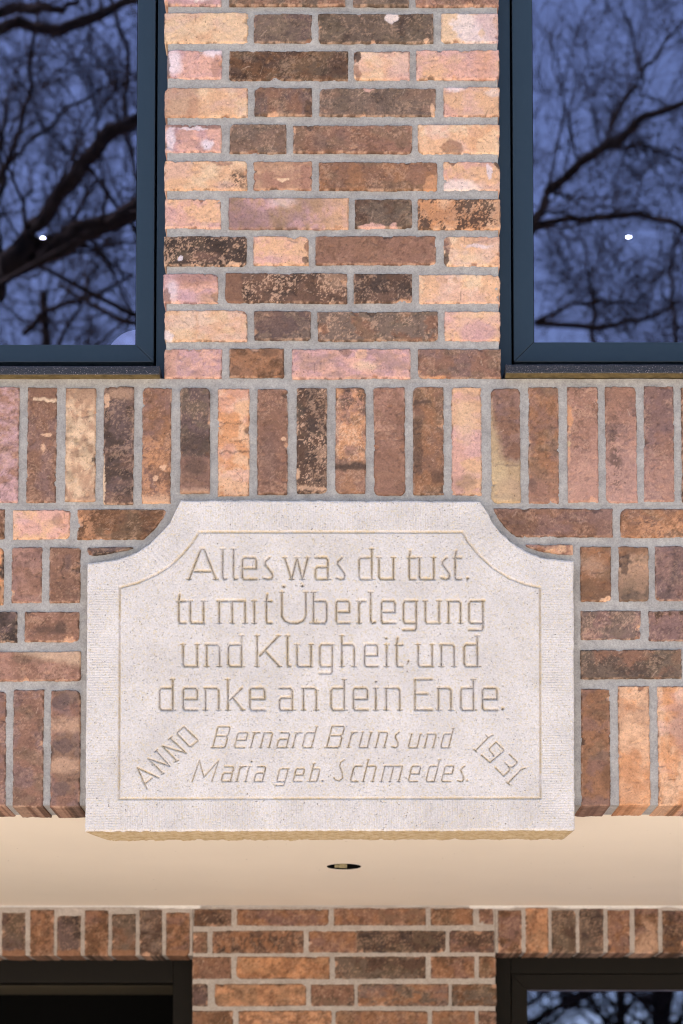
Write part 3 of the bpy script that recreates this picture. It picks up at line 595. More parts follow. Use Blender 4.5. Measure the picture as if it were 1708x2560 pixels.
word([('u',458,493),('n',516,549),('d',571,604),('K',643,701),('l',719,727),('u',743,778),('g',800,831),('h',855,886),('e',912,944),('i',967,967),('t',990,1006),('u',1046,1081),('n',1103,1136),('d',1161,1194)], 1665, 54.5)
dot(966,1595,4.8,4); dot(1021.5,1652,4.4,3.6); segs.append((1022,1653,1018,1660,2.2,2.2,KIND))
KIND = 4
word([('d',399,432),('e',458,493),('n',513,547),('k',570,607),('e',625,662),('a',699,731),('n',758,791),('d',828,861),('e',884,919),('i',940,940),('n',965,1000),('E',1038,1080),('n',1096,1128),('d',1153,1184),('e',1207,1243)], 1774, 54.5)
dot(940,1703,4.6,4); dot(1257,1771,5.6,5.5)
it = dict(hw=3.6, dp=3.8, slant=0.25, serif=3.6)
KIND = 5
word([('B',532,563),('e',586,611),('r',627,640),('n',651,673),('a',692,716),('r',732,745),('d',756,779)], 1868, 37, **it)
word([('B',817,849),('r',871,884),('u',898,919),('n',939,961),('s',980,994)], 1868, 38, **it)
word([('u',1021,1043),('n',1061,1083),('d',1102,1122)], 1868.5, 34.5, **it)
KIND = 6
line([(480.8,1953),(498.6,1900),(510,1941.5),(547,1900),(530,1952.6)], 3.2, 3.2, KIND)
word([('a',553,576),('r',592,606),('i',614,614),('a',635,656)], 1952.6, 37, **it); dot(629.6,1903,3.8,3.4)
word([('g',692,713),('e',733,754),('b',774,793)], 1952.6, 31.5, **it); dot(806.5,1951,4.4,4)
line([(790+.2487*a, 1790+.2487*b) for a, b in ((285,440),(250,462),(240,500),(265,570),(268,620),(235,650),(195,640),(183,618))], 3.2, 3.2, KIND)
word([('c',876,895),('h',908,932),('m',952,997),('e',1021,1043),('d',1065,1086),('e',1104,1126),('s',1144,1158)], 1953, 38.5, **it); dot(1168.5,1951,4.2,3.8)
KIND = 7
q = lambda pts: [(320+.1276*a, 1790+.1276*b) for a, b in pts]
for P_ in ([(600,1205),(185,1010),(370,1420)],[(345,1310),(470,1210)],[(690,1120),(400,830),(820,975),(560,680)],[(960,875),(675,580),(1140,720),(835,430)],
           [(1100,205),(1360,455),(1365,485),(1230,590),(1200,585),(975,350),(975,310),(1085,210),(1100,205)],[(800,450),(860,400)],[(530,690),(580,650)],[(930,885),(985,860)],[(660,1130),(705,1110)]): line(q(P_), 3.8, 3.8, KIND)
KIND = 8
q = lambda pts: [(1160+.1148*a, 1790+.1148*b) for a, b in pts]
for P_ in ([(530,465),(250,750)],[(480,405),(530,465),(630,410)],[(215,720),(275,770)],[(700,565),(865,720),(865,755),(570,1005),(385,845)],[(700,565),(560,700),(560,740),(660,860)],
           [(990,830),(1155,985),(1150,1025),(1060,1105),(980,1100),(910,1015)],[(980,1100),(1000,1150),(985,1185),(870,1300),(690,1125)],[(1240,1165),(960,1460)],[(1230,1165),(1340,1130)],[(935,1435),(1000,1490)]): line(q(P_), 3.6, 3.6, KIND)

plaque = empty('inscribed_stone')
tag(plaque, 'pale carved sandstone block with scooped upper corners and an eight line german inscription', 'stone plaque')
YP = -0.013
def build_plaque():
    st = 1.25
    xs = np.arange(0, 1, st/1222.0); nu = len(xs)
    # column x at the top edge level and at the bottom (the sides lean slightly in the picture)
    U = np.linspace(0, 1, nu)
    xt = 219+(1434-219)*U; xbm = 213+(1437-213)*U
    et = np.array(edgeL+edgeR); top = np.interp(xt, et[:, 0], et[:, 1])
    nv = int((2078-1250)/st)
    V = np.linspace(0, 1, nv)                                  # 0 bottom, 1 top
    PYb = 2078 - 2.5*U
    PY = PYb[:, None]*(1-V) + top[:, None]*V
    k = (2078-PY)/(2078-1404.0)
    PX = xbm[:, None]*(1-np.clip(k, 0, 1)) + xt[:, None]*np.clip(k, 0, 1)
    # ragged arrises
    dxe = np.minimum(np.minimum(PX-PX[:1, :], PX[-1:, :]-PX), np.minimum(top[:, None]-PY, 0)*0+np.minimum(PY-top[:, None], PYb[:, None]-PY))
    H = np.zeros_like(PX); K = np.zeros_like(PX); D = np.zeros_like(PX)
    # neighbourhood search window per segment
    jit = (fbm(PX/5, PY/5, 11, 3)-0.5)*2.2
    for (a, b, c, d, hw, dp, kind) in segs:
        x0, x1 = min(a, c)-hw-3, max(a, c)+hw+3; y0, y1 = min(b, d)-hw-3, max(b, d)+hw+3
        i0 = max(int((x0-213)/1224*nu)-8, 0); i1 = min(int((x1-213)/1224*nu)+8, nu)
        sub = (slice(i0, i1), slice(None))
        X = PX[sub]; Y = PY[sub]; m = (X > x0) & (X < x1) & (Y > y0) & (Y < y1)
        if not m.any(): continue
        xx = X[m]; yy = Y[m]; L2 = (c-a)**2+(d-b)**2
        t = np.clip(((xx-a)*(c-a)+(yy-b)*(d-b))/max(L2, 1e-9), 0, 1)
        dist = np.hypot(xx-(a+t*(c-a)), yy-(b+t*(d-b))) + jit[sub][m]*0.35
        g = np.clip(1-dist/hw, 0, 1)*dp
        h = H[sub]; kk = K[sub]; hv = h[m]; up = g > hv; hv[up] = g[up]; h[m] = hv
        kv = kk[m]; kv[up & (g > 0.05)] = kind; kk[m] = kv
        dd = D[sub]; dv = dd[m]; dv = np.maximum(dv, np.clip(1-np.abs(dist)/(hw*0.55), 0, 1)*(0.35 if kind == 90 else 2.6 if abs(c-a-1) < 1e-6 and b == d else 1.0)); dd[m] = dv
    # tooled border: ribs square to the edge; pecked field
    inside = np.zeros_like(PX)
    iL = np.array(inL+inR); itop = np.interp(PX, iL[:, 0], iL[:, 1], left=99999, right=99999)
    ins = (PX > 299) & (PX < 1351) & (PY < 1996) & (PY > itop)
    vr = np.sin(PX*2*np.pi/6.1+1.5*(fbm(PX/30, PY/60, 5, 2))) ; hr = np.sin(PY*2*np.pi/6.3+1.5*fbm(PX/60, PY/30, 6, 2))
    angL = np.arctan2(PY-1195, PX-185)*36; angR = np.arctan2(PY-1195, PX-1466)*36
    side = ((PX < 299) | (PX > 1351)) & (PY > 1462)
    arc = (PY < 1500) & ((PX < 499) | (PX > 1157)) & (~side) & (PY < np.interp(PX, [213, 300, 345, 389, 425, 457, 498, 1157, 1196, 1229, 1271, 1313, 1351, 1437], [1470, 1469, 1457, 1437, 1415, 1385, 1330, 1330, 1385, 1417, 1444, 1461, 1469, 1470]))
    rib = np.where(side, hr*0.6, np.where(arc & (PX < 850), 0.5*np.sin(angL*2*np.pi/1.0*0.62), np.where(arc, 0.5*np.sin(angR*2*np.pi*0.62), vr)))
    rib = np.where(ins, 0.0, rib)
    var = sstep(0.3, 0.7, fbm(PX/60, PY/60, 8, 3))
    rel = rib*(0.18+0.30*var) + (fbm(PX/2.6, PY/2.6, 21, 3, 0.7)-0.5)*0.75 + (fbm(PX/70, PY/70, 22, 3)-0.5)*1.6
    pits = sstep(0.74, 0.80, fbm(PX/4.0, PY/4.0, 25, 2))*1.2
    fade = np.clip(1-H/0.6, 0.35, 1)
    hm = -H + rel*fade - pits
    rim = 3.0+5*fbm(PX/20, PY/20, 31, 3); hm -= 2.6*(1-sstep(0, 1, dxe/rim))**2
    wx, wz = Wp(PX, PY, YP)
    wy = YP - hm*0.001
    # outline wobble
    ew = (fbm(PX/14, PY/14, 41, 4)-0.5)*0.004*(1-sstep(0, 6, dxe)); wz = wz+ew; wx = wx+ew*0.7
    idx = np.arange(nu*nv).reshape(nu, nv)
    Fc = grid_faces(nu, nv)
    kf = K.reshape(-1)[Fc].max(1)
    dirt = D*np.clip(sstep(0.3, 0.7, fbm(PX/40, PY/40, 51, 3)+0.18)+0.35+0.8*np.clip(1-np.hypot((PX-540)/70, (PY-1410)/55), 0, 1), 0, 1); dirt = np.clip(dirt, 0, 1)
    Cc = np.stack([dirt, dirt*0, np.clip(H/2.0, 0, 1)*sstep(0.25, 0.6, fbm(PX/30, PY/30, 53, 3))], -1).reshape(-1, 3)  # red holds groove dirt, blue the painted bounce light
    Vt = np.stack([wx, wy, wz], -1).reshape(-1, 3)
    def part(name, mask, extra=None):
        F_ = Fc[mask]; u, inv = np.unique(F_, return_inverse=True)
        A_ = Acc(); A_.add(Vt[u], inv.reshape(-1, 4), Cc[u])
        if extra: extra(A_)
        return A_.build(name, M_stone, plaque)
    def sides(A_):
        ring = np.concatenate([idx[:-1, 0], idx[-1, :-1], idx[:0:-1, -1], idx[0, :0:-1]])
        rp = Vt[ring]; n = len(ring); vs = [rp]; ff = []
        zb = rp[:, 2].min(); xmn, xmx = rp[:, 0].min(), rp[:, 0].max()
        for j, sy in enumerate((0.003, 0.01, 0.02, 0.035, 0.05, 0.065, 0.08, 0.095, 0.108)):
            q = rp.copy(); q[:, 1] = YP+sy
            low = q[:, 2] < zb+0.012
            q[:, 2] += np.where(low, (fbm(q[:, 0]*60, q[:, 1]*90+3, 61, 4)-0.5)*0.0035*min(1, sy/0.02), 0)
            if sy > 0.1: q[:, 2] += np.where(low, (fbm(q[:, 0]*45, q[:, 0]*0, 63, 4)-0.45)*0.005, 0)
            q[:, 0] += np.where(q[:, 0]-xmn < 0.05, (0.05-(q[:, 0]-xmn))*0.8*(sy/0.108)**1.5*np.where(low, 1, 0.1), 0)
            q[:, 0] -= np.where(xmx-q[:, 0] < 0.012, 0.010*(sy/0.108), 0)
            vs.append(q)
        m = len(vs)
        for j in range(m-1):
            i = np.arange(n); k2 = (i+1) % n
            ff.append(np.stack([i+j*n, i+(j+1)*n, k2+(j+1)*n, k2+j*n], -1))
        A_.add(np.concatenate(vs), np.concatenate(ff), np.concatenate([np.tile([0, min(1, j/2.0), 0], (n, 1)) for j in range(m)]))  # green holds the painted ground bounce
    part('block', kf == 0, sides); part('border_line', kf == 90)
    for k_, lb in enumerate(('first verse line in large upright letters', 'second verse line with a dotted capital', 'third verse line', 'fourth verse line ending with a full stop', 'upper line of names in slanted letters', 'lower line of names in slanted letters', 'slanting word at the lower left corner', 'slanting year at the lower right corner')):
        part('inscription_line', kf == k_+1)['label'] = lb
build_plaque()

# ------------------------------------------------------------------ windows
def prism(acc, pts_front, y0, y1, mat=0):
    n = len(pts_front)
    v = [(x, y0, z) for x, z in pts_front]+[(x, y1, z) for x, z in pts_front]
    acc.add(v, [(0, 1, 2, 3), (7, 6, 5, 4)]+[(i, i+4, (i+1) % 4+4, (i+1) % 4) for i in range(4)], None, mat, False)
def frame_bars(acc, x0, x1, z0, z1, w, y0, y1, gap=0.0005, wl=None):
    g = gap
    prism(acc, [(x0+g, z0), (x1-g, z0), (x1-w-g, z0+w), (x0+w+g, z0+w)], y0, y1)
    prism(acc, [(x0+w+g, z1-w), (x1-w-g, z1-w), (x1-g, z1), (x0+g, z1)], y0, y1)
    prism(acc, [(x0, z0+g), (x0+w, z0+w+g), (x0+w, z1-w-g), (x0, z1-g)], y0, y1)
    prism(acc, [(x1-w, z0+w+g), (x1, z0+g), (x1, z1-g), (x1-w, z1-w-g)], y0, y1)
YC, YS, YG = 0.046, 0.040, 0.070
def wxz(p, q_, y): a, b = Wp(p, q_, y); return float(a), float(b)
def upper_window(sgn, label, sash_edge, glass_edge, gy, sy, sill_end, sill_y0, sill_y1, hid):
    t = empty('casement_window'); tag(t, label, 'window')
    xg = wxz(glass_edge[0], glass_edge[1], YS)[0]; xs = wxz(sash_edge[0], sash_edge[1], YS)[0]
    zg = wxz(854, gy, YS)[1]; zs = wxz(854, sy, YS)[1]
    xo = wxz(hid, 900, YC)[0]; xf = sgn*1.67
    w = abs(xg-xs); ztop = 4.66
    a = Acc(); xa_, xb_ = sorted((xo, xf)); sa, sb = sorted((xs, xf-sgn*0.022)); 
    zc0 = zs-0.02
    # casing: two jambs, head, bottom rail behind the sash gap
    gapx = 0.0045
    j1 = sorted((xo, xs+sgn*0-sgn*gapx)); j2 = sorted((xf, xf-sgn*(0.022-gapx)))
    a.box(j1[0], j1[1], YC, YC+0.07, zc0-0.05, ztop); a.box(j2[0], j2[1], YC, YC+0.07, zc0-0.05, ztop)
    a.box(j1[1] if sgn > 0 else j2[1], j2[0] if sgn > 0 else j1[0], YC, YC+0.07, ztop-0.02, ztop)
    a.box(min(j1[1], j2[1]), max(j1[0], j2[0]), YC+0.030, YC+0.07, zc0-0.05, zs+0.006)
    a.build('casing', M_frame, t, bevel=0.0009)
    b = Acc(); b.box(min(j1[1], j2[1])+0.0005, max(j1[0], j2[0])-0.0005, YS+0.05, YS+0.075, zs-0.03, ztop-0.021)
    s_ = Acc(); frame_bars(s_, sa, sb, zs, ztop-0.026, w, YS, YS+0.05); so_ = s_.build('sash', M_frame, t, bevel=0.0012)
    # rubber glazing gasket and rebate behind the sash
    gk = Acc(); frame_bars(gk, sa+w-0.004, sb-w+0.004, zs+w-0.004, ztop-0.026-w+0.004, 0.0062, YS+0.010, YS+0.034); gk.build('gasket', M_black, so_)
    rb = Acc(); frame_bars(rb, sa-0.004, sb+0.004, zs-0.006, ztop-0.022, 0.03, YS+0.051, YS+0.072); rb.build('rebate', M_black, t)
    pa = Acc(); pa.box(sa+w-0.003, sb-w+0.003, YG-0.0045, YG+0.0045, zs+w-0.003, ztop-0.026-w+0.003); pa.build('pane', M_glass, so_)
    # granite sill with a rounded nose
    ys0, ys1 = -0.017, 0.078
    xe = wxz(sill_end, 920, ys0)[0]; xfar = sgn*1.69
    zt = wxz(854, sill_y0, ys0)[1]; zb = wxz(854, sill_y1, ys0)[1]; h = zt-zb
    prof = []
    r = 0.0055
    for k in range(7):
        an = math.pi/2*k/6; prof.append((ys0+r-r*math.cos(an)*1, zt-r+r*math.sin(an)))
    prof = [(ys0+0.0012, zb), (ys0, zb+0.0015)] + prof + [(ys1, zt+0.004), (ys1, zb-0.001)]
    xs_ = np.linspace(min(xe, xfar), max(xe, xfar), 90); n = len(prof); pr = np.array(prof)
    si = Acc(); v = np.zeros((len(xs_), n, 3)); v[..., 0] = xs_[:, None]; v[..., 1] = pr[None, :, 0]; v[..., 2] = pr[None, :, 1]
    v[..., 2] += ((fbm(xs_*70, xs_*0, 3, 3)-0.5)*0.0012)[:, None]
    f = grid_faces(len(xs_), n); fb = np.concatenate([np.stack([np.arange(len(xs_)-1)*n+n-1, (np.arange(len(xs_)-1)+1)*n+n-1, (np.arange(len(xs_)-1)+1)*n, np.arange(len(xs_)-1)*n], -1)])
    si.add(v, f, None, 0, False); si.add(v, fb, None, 1, False)
    for e in (0, len(xs_)-1):                               # end caps as fans of quads
        c = v[e]; m = n//2
        q_ = [(i, i+1, n-2-i, n-1-i) for i in range(m-1)]
        si.add(c, [q for q in q_ if len(set(q)) == 4] or [(0, 1, 2, 3)], None, 0, False)
    si.build('window_sill', [M_granite, M_sillshade], t)
    return t, zs, xs
upper_window(-1, 'left upstairs casement window with slate blue frame reflecting thick bare oak limbs', (386.5, 500), (342, 500), 859, 905, 399, 913, 936, 424)
upper_window(1, 'right upstairs casement window with slate blue frame reflecting thin twigs and open sky', (1283, 500), (1332.5, 500), 858, 904, 1265, 909, 932.5, 1236)

# unidentified round shape with added glow inside the left window and lit ceiling spots upstairs
def lathe(acc, cx, cy, prof, n=40, mat=0):
    p = np.array(prof); a = np.linspace(0, 2*np.pi, n, endpoint=False)
    v = np.zeros((n, len(p), 3)); v[..., 0] = cx+p[None, :, 0]*np.cos(a)[:, None]; v[..., 1] = cy+p[None, :, 0]*np.sin(a)[:, None]; v[..., 2] = p[None, :, 1]
    m = len(p); f = []
    for i in range(n):
        for j in range(m-1): f.append((i*m+j, ((i+1) % n)*m+j, ((i+1) % n)*m+j+1, i*m+j+1))
    acc.add(v, f, None, mat)
yo = 0.175
ox, oz = wxz(347, 818, yo-0.03); rad = 0.078
orn = empty('pale_globe'); tag(orn, 'pale round globe with an added glow just inside the corner of the left upstairs window', 'round object')
g = Acc(); lathe(g, ox, yo, [(max(rad*math.sin(t), 0.0004), oz-rad+rad*math.cos(t)) for t in np.linspace(0.0, math.pi*0.93, 26)][::-1]); g.build('globe', M_globe, orn)
g = Acc(); lathe(g, ox, yo, [(0.0005, oz-2*rad-0.02), (0.05, oz-2*rad-0.02), (0.048, oz-2*rad-0.008), (0.026, oz-2*rad+0.006), (0.0005, oz-2*rad+0.006)]); g.build('base', M_brass_glint, orn)
zsill_in = oz-2*rad-0.02
ZRC = 4.95
for i, (lx, ly) in enumerate(((107, 596), (1572, 594))):
    # depth at which the sight line meets the upstairs ceiling
    lo, hi = 0.3, 8.0
    for _ in range(50):
        mid = (lo+hi)/2
        if float(Wp(lx, ly, mid)[1]) < ZRC-0.004: lo = mid
        else: hi = mid
    X0 = float(Wp(lx, ly, lo)[0])
    sp = empty('ceiling_spotlight'); sp['group'] = 'lit ceiling spots in the upstairs room'
    tag(sp, ('small lit ceiling spot behind the left upstairs window', 'small lit ceiling spot behind the right upstairs window')[i], 'ceiling lamp')
    a = Acc(); lathe(a, X0, lo, [(0.045, ZRC), (0.045, ZRC-0.003), (0.0125, ZRC-0.004), (0.0100, ZRC)]); a.build('trim_ring', M_dim, sp)
    a = Acc(); lathe(a, X0, lo, [(0.0003, ZRC-0.002), (0.0095, ZRC-0.002)]); a.build('lamp_lens', M_lamp, sp)

# ------------------------------------------------------------------ recess: ceiling, lamp, rear wall
YB = 1.463
zc = float(Wp(100, 2012, 0)[1])
ceil = empty('porch_ceiling'); tag(ceil, 'smooth cream white porch ceiling below the inscribed stone', 'ceiling')
# position of the lamp hole
lo, hi = 0.2, 1.4
for _ in range(50):
    mid = (lo+hi)/2
    if float(Wp(860, 2166.5, mid)[1]) > zc: hi = mid
    else: lo = mid
LY = lo; LX = float(Wp(860, 2166.5, LY)[0]); LR = 0.044
cb = Acc(); n = 64; an = np.linspace(0, 2*np.pi, n, endpoint=False)
hx, hy = 0.25, 0.25
def sq(a):
    c, s = math.cos(a), math.sin(a); k = 1/max(abs(c), abs(s)); return (LX+hx*c*k, LY+hy*s*k)
v = [(LX+LR*math.cos(a), LY+LR*math.sin(a), zc) for a in an]+[(*sq(a), zc) for a in an]
cb.add(v, [(i, (i+1) % n, n+(i+1) % n, n+i) for i in range(n)], None, 0, False)
y0c, y1c = 0.1045, YB+0.02
for (x0, x1, ya, yb2) in ((-6, LX-hx, y0c, y1c), (LX+hx, 6, y0c, y1c), (LX-hx, LX+hx, y0c, LY-hy), (LX-hx, LX+hx, LY+hy, y1c)):
    cb.add([(x0, ya, zc), (x1, ya, zc), (x1, yb2, zc), (x0, yb2, zc)], [(0, 1, 2, 3)], None, 0, False)
cb.box(-6, 6, y0c, y1c, zc+0.12, zc+0.16)
cb.build('soffit_board', M_ceil, ceil)
xs_ = np.linspace(-1.9, 1.9, 900); sb_ = Acc()
dz = 0.003+0.005*sstep(0.45, 0.7, fbm(xs_*9, xs_*0, 71, 5)); dz *= np.where(np.abs(xs_+0.02) < 0.40, 0.2, 1.0)
vv_ = np.stack([np.stack([xs_, np.full_like(xs_, YB-0.0075), np.full_like(xs_, zc-0.0005)], -1), np.stack([xs_, np.full_like(xs_, YB-0.0055), zc-dz], -1), np.stack([xs_, np.full_like(xs_, YB+0.004), zc-dz-0.001], -1)], 1)
sb_.add(vv_, grid_faces(len(xs_), 3), None, 0); sb_.build('sealant', M_seal, ceil)
dl = empty('recessed_downlight'); tag(dl, 'black round recessed downlight in the middle of the porch ceiling', 'downlight')
a = Acc(); lathe(a, LX, LY, [(LR-0.0004, zc+0.0005), (LR-0.0008, zc+0.05), (0.03, zc+0.06), (0.0005, zc+0.061)], 64); a.build('can', M_black, dl)
a = Acc(); a.box(LX-0.013, LX+0.008, LY+0.030, LY+0.034, zc+0.002, zc+0.018); a.box(LX-0.024, LX-0.0135, LY+0.031, LY+0.034, zc+0.003, zc+0.011); a.build('can_glint', M_brass_glint, dl, bevel=0.001)  # plates stand for a highlight on the can's back wall

rear = empty('rear_brick_wall'); tag(rear, 'shaded brown brick wall at the back of the porch between two dark frames', 'brick wall')
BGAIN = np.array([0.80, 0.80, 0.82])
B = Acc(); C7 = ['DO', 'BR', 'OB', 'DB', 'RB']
rows7 = [
 [(R7,885,1055,425,502,'DO','DB'),(R7,1078,1500,425,500,'BR','OB'),(R8,-23,395,420,498,'OB','BR'),(R8,418,612,420,497,'OB','DO'),(R8,637,705,420,495,'DB','BR')],
 [(R7,880,945,528,625,'DO','BR'),(R7,968,1385,522,625,'DB','OB'),(R7,1407,1629,524,622,'OB','BR'),(R8,78,485,523,622,'DB','VB'),(R8,503,708,522,622,'BR','DB')],
 [(R7,877,1055,642,742,'OB','BR'),(R7,1078,1502,642,742,'OR','OB'),(R8,-19,395,640,742,'DB','OL'),(R8,418,618,640,740,'DO','OB'),(R8,638,715,640,738,'OB','DO')],
 [(R7,877,947,765,866,'DB','VB'),(R7,980,1395,766,866,'OB','OR'),(R8,-129,70,768,866,'VB','BR'),(R8,85,500,766,866,'OB','OL'),(R8,515,718,766,866,'OL','DO')],
 [(R7,877,1063,888,985,'DO','OB'),(R7,1088,1512,888,985,'OB','OR'),(R8,-16,405,888,985,'BR','OB'),(R8,425,620,888,985,'OB','BR'),(R8,637,716,888,985,'DB','BR')],
]
def dk(c, k=0.92): return tuple(x*k for x in PAL[c])
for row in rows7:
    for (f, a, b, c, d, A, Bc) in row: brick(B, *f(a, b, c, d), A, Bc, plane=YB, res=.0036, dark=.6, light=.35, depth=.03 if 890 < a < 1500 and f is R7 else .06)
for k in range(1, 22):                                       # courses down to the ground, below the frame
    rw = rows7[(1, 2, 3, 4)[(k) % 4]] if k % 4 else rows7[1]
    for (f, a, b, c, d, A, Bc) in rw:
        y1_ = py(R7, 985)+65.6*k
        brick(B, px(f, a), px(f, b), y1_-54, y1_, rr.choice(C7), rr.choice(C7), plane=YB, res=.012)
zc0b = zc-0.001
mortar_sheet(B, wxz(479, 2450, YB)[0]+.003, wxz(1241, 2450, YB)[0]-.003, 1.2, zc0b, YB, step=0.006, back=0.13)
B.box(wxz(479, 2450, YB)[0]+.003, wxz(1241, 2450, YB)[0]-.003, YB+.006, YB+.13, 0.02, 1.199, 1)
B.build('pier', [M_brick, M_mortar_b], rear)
xl7, xr7 = wxz(479, 2450, YB)[0]+.0025, wxz(1241, 2450, YB)[0]-.0025
zlt = wxz(300, 2391, YB)[1]; zlr = wxz(1400, 2384, YB)[1]
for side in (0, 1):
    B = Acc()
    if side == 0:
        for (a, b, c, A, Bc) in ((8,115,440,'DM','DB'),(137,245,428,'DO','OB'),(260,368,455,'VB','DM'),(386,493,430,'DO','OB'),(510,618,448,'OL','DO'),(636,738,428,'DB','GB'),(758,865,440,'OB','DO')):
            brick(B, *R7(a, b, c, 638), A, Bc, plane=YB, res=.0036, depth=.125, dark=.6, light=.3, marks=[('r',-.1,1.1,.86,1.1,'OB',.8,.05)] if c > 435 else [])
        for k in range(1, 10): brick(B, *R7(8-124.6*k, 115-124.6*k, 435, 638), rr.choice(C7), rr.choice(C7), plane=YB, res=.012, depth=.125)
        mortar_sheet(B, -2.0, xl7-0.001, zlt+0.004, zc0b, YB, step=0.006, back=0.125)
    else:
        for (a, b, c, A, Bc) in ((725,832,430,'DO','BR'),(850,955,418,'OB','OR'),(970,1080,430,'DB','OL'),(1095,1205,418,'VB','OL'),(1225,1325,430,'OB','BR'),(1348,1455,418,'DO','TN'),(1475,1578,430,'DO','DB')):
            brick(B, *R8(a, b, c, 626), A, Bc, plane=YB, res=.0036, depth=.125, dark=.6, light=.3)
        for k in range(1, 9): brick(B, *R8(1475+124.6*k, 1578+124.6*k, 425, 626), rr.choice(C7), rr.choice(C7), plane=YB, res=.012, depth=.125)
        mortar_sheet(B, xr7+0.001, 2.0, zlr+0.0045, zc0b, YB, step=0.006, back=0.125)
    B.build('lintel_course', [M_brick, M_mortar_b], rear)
for s in (-1, 1):
    O = Acc(); a, b = sorted((s*2.002, s*6.0)); O.box(a, b, YB, YB+0.12, 0.0, zc0b)
    O.build('outer_brickwork', M_wallx, rear)

# lower frames
YF = YB+0.118
dw = empty('doorway_frame'); tag(dw, 'shaded anthracite frame of the open black doorway at lower left', 'door frame')
xi = wxz(433, 2500, YF)[0]; xo = wxz(486, 2500, YF)[0]; zi = wxz(300, 2457, YF)[1]
a = Acc(); a.box(xi, xo, YF, YF+0.075, 0.0, zlt+0.06); a.box(-1.9+0.06, xi-0.0006, YF, YF+0.075, zi, zlt+0.06); a.box(-1.9, -1.9+0.0595, YF, YF+0.075, 0, zlt+0.06)
a.build('jamb_and_head', M_frame_b, dw, bevel=0.0015)
wn2 = empty('ground_floor_window'); tag(wn2, 'dark framed ground floor window at lower right reflecting blue sky between trunks', 'window')
xo = wxz(1234, 2500, YF)[0]; xs2 = wxz(1279, 2500, YF)[0]; xg2 = wxz(1318, 2500, YF)[0]
zs2 = wxz(1400, 2436, YF)[1]; zg2 = wxz(1400, 2476, YF)[1]
a = Acc(); a.box(xo, xs2-0.002, YF, YF+0.075, 0.25, zlt+0.06); a.box(xs2-0.0015, 1.84, YF, YF+0.075, zs2+0.002, zlt+0.06); a.box(1.8405, 1.9, YF, YF+0.075, 0.25, zlt+0.06); a.box(xs2-0.0015, 1.84, YF, YF+0.075, 0.25, 0.33)
a.build('casing', M_frame_b, wn2, bevel=0.0012)
a = Acc(); frame_bars(a, xs2, 1.838, 0.334, zs2, xg2-xs2, YF-0.004, YF+0.06); s2 = a.build('sash', M_frame_b, wn2, bevel=0.0012)
a = Acc(); a.box(xg2-0.004, 1.838-(xg2-xs2)+0.004, YF+0.022, YF+0.032, 0.36, zg2+0.004); a.build('pane', M_glass_b, s2)

# ------------------------------------------------------------------ the rest of the house (rooms, roof) so that light behaves
hb = empty('house_body'); tag(hb, 'dark rooms and roof of the brick house behind the facade', 'house')
a = Acc()
def shell(acc, x0, x1, y0, y1, z0, z1, t=0.06, front=False):
    acc.box(x0-t, x0, y0, y1, z0, z1); acc.box(x1, x1+t, y0, y1, z0, z1); acc.box(x0-t, x1+t, y1, y1+t, z0, z1)
    acc.box(x0-t, x1+t, y0, y1+t, z1, z1+t); acc.box(x0-t, x1+t, y0, y1+t, z0-t, z0)
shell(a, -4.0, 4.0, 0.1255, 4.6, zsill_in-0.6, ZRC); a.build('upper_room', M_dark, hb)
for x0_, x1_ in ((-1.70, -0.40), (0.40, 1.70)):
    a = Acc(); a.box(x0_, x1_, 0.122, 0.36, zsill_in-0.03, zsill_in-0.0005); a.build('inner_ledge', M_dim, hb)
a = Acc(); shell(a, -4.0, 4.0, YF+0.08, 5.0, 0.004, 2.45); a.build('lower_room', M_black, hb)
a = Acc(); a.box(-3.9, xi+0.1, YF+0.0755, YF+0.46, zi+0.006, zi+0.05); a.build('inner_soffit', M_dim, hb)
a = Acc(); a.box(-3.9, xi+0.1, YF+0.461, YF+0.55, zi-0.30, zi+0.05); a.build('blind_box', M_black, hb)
a = Acc(); a.box(-6.0, 6.0, 8.0, 8.2, 0.0, 5.6); a.box(-6.2, -6.0, 0.0, 8.2, 0.0, 5.6); a.box(6.0, 6.2, 0.0, 8.2, 0.0, 5.6); a.build('outer_wall', M_wallx, hb)
a = Acc(); rz0, rz1 = 5.605, 7.6
v = [(-6.4, -0.35, rz0), (6.4, -0.35, rz0), (6.4, 8.5, rz0), (-6.4, 8.5, rz0), (-4.5, 4.1, rz1), (4.5, 4.1, rz1)]
a.add(v, [(0, 3, 2, 1), (0, 1, 5, 4), (2, 3, 4, 5)], None, 0, False)
a.add([v[1], v[2], ((v[2][0]+v[5][0])/2, (v[2][1]+v[5][1])/2, (v[2][2]+v[5][2])/2), v[5]], [(0, 1, 2, 3)], None, 0, False)
a.add([v[3], v[0], ((v[0][0]+v[4][0])/2, (v[0][1]+v[4][1])/2, (v[0][2]+v[4][2])/2), v[4]], [(0, 1, 2, 3)], None, 0, False)
a.build('roof', M_roof, hb)

# ------------------------------------------------------------------ ground and the wood opposite (seen mirrored in the panes)
a = Acc(); a.box(-700, 700, -900, 500, -0.5, -0.012); tag(a.build('ground', M_grass), kind='structure')
a = Acc(); a.box(-30, 30, -32.0, 8.3, -0.2, -0.004); tag(a.build('paving', M_pave), kind='structure')

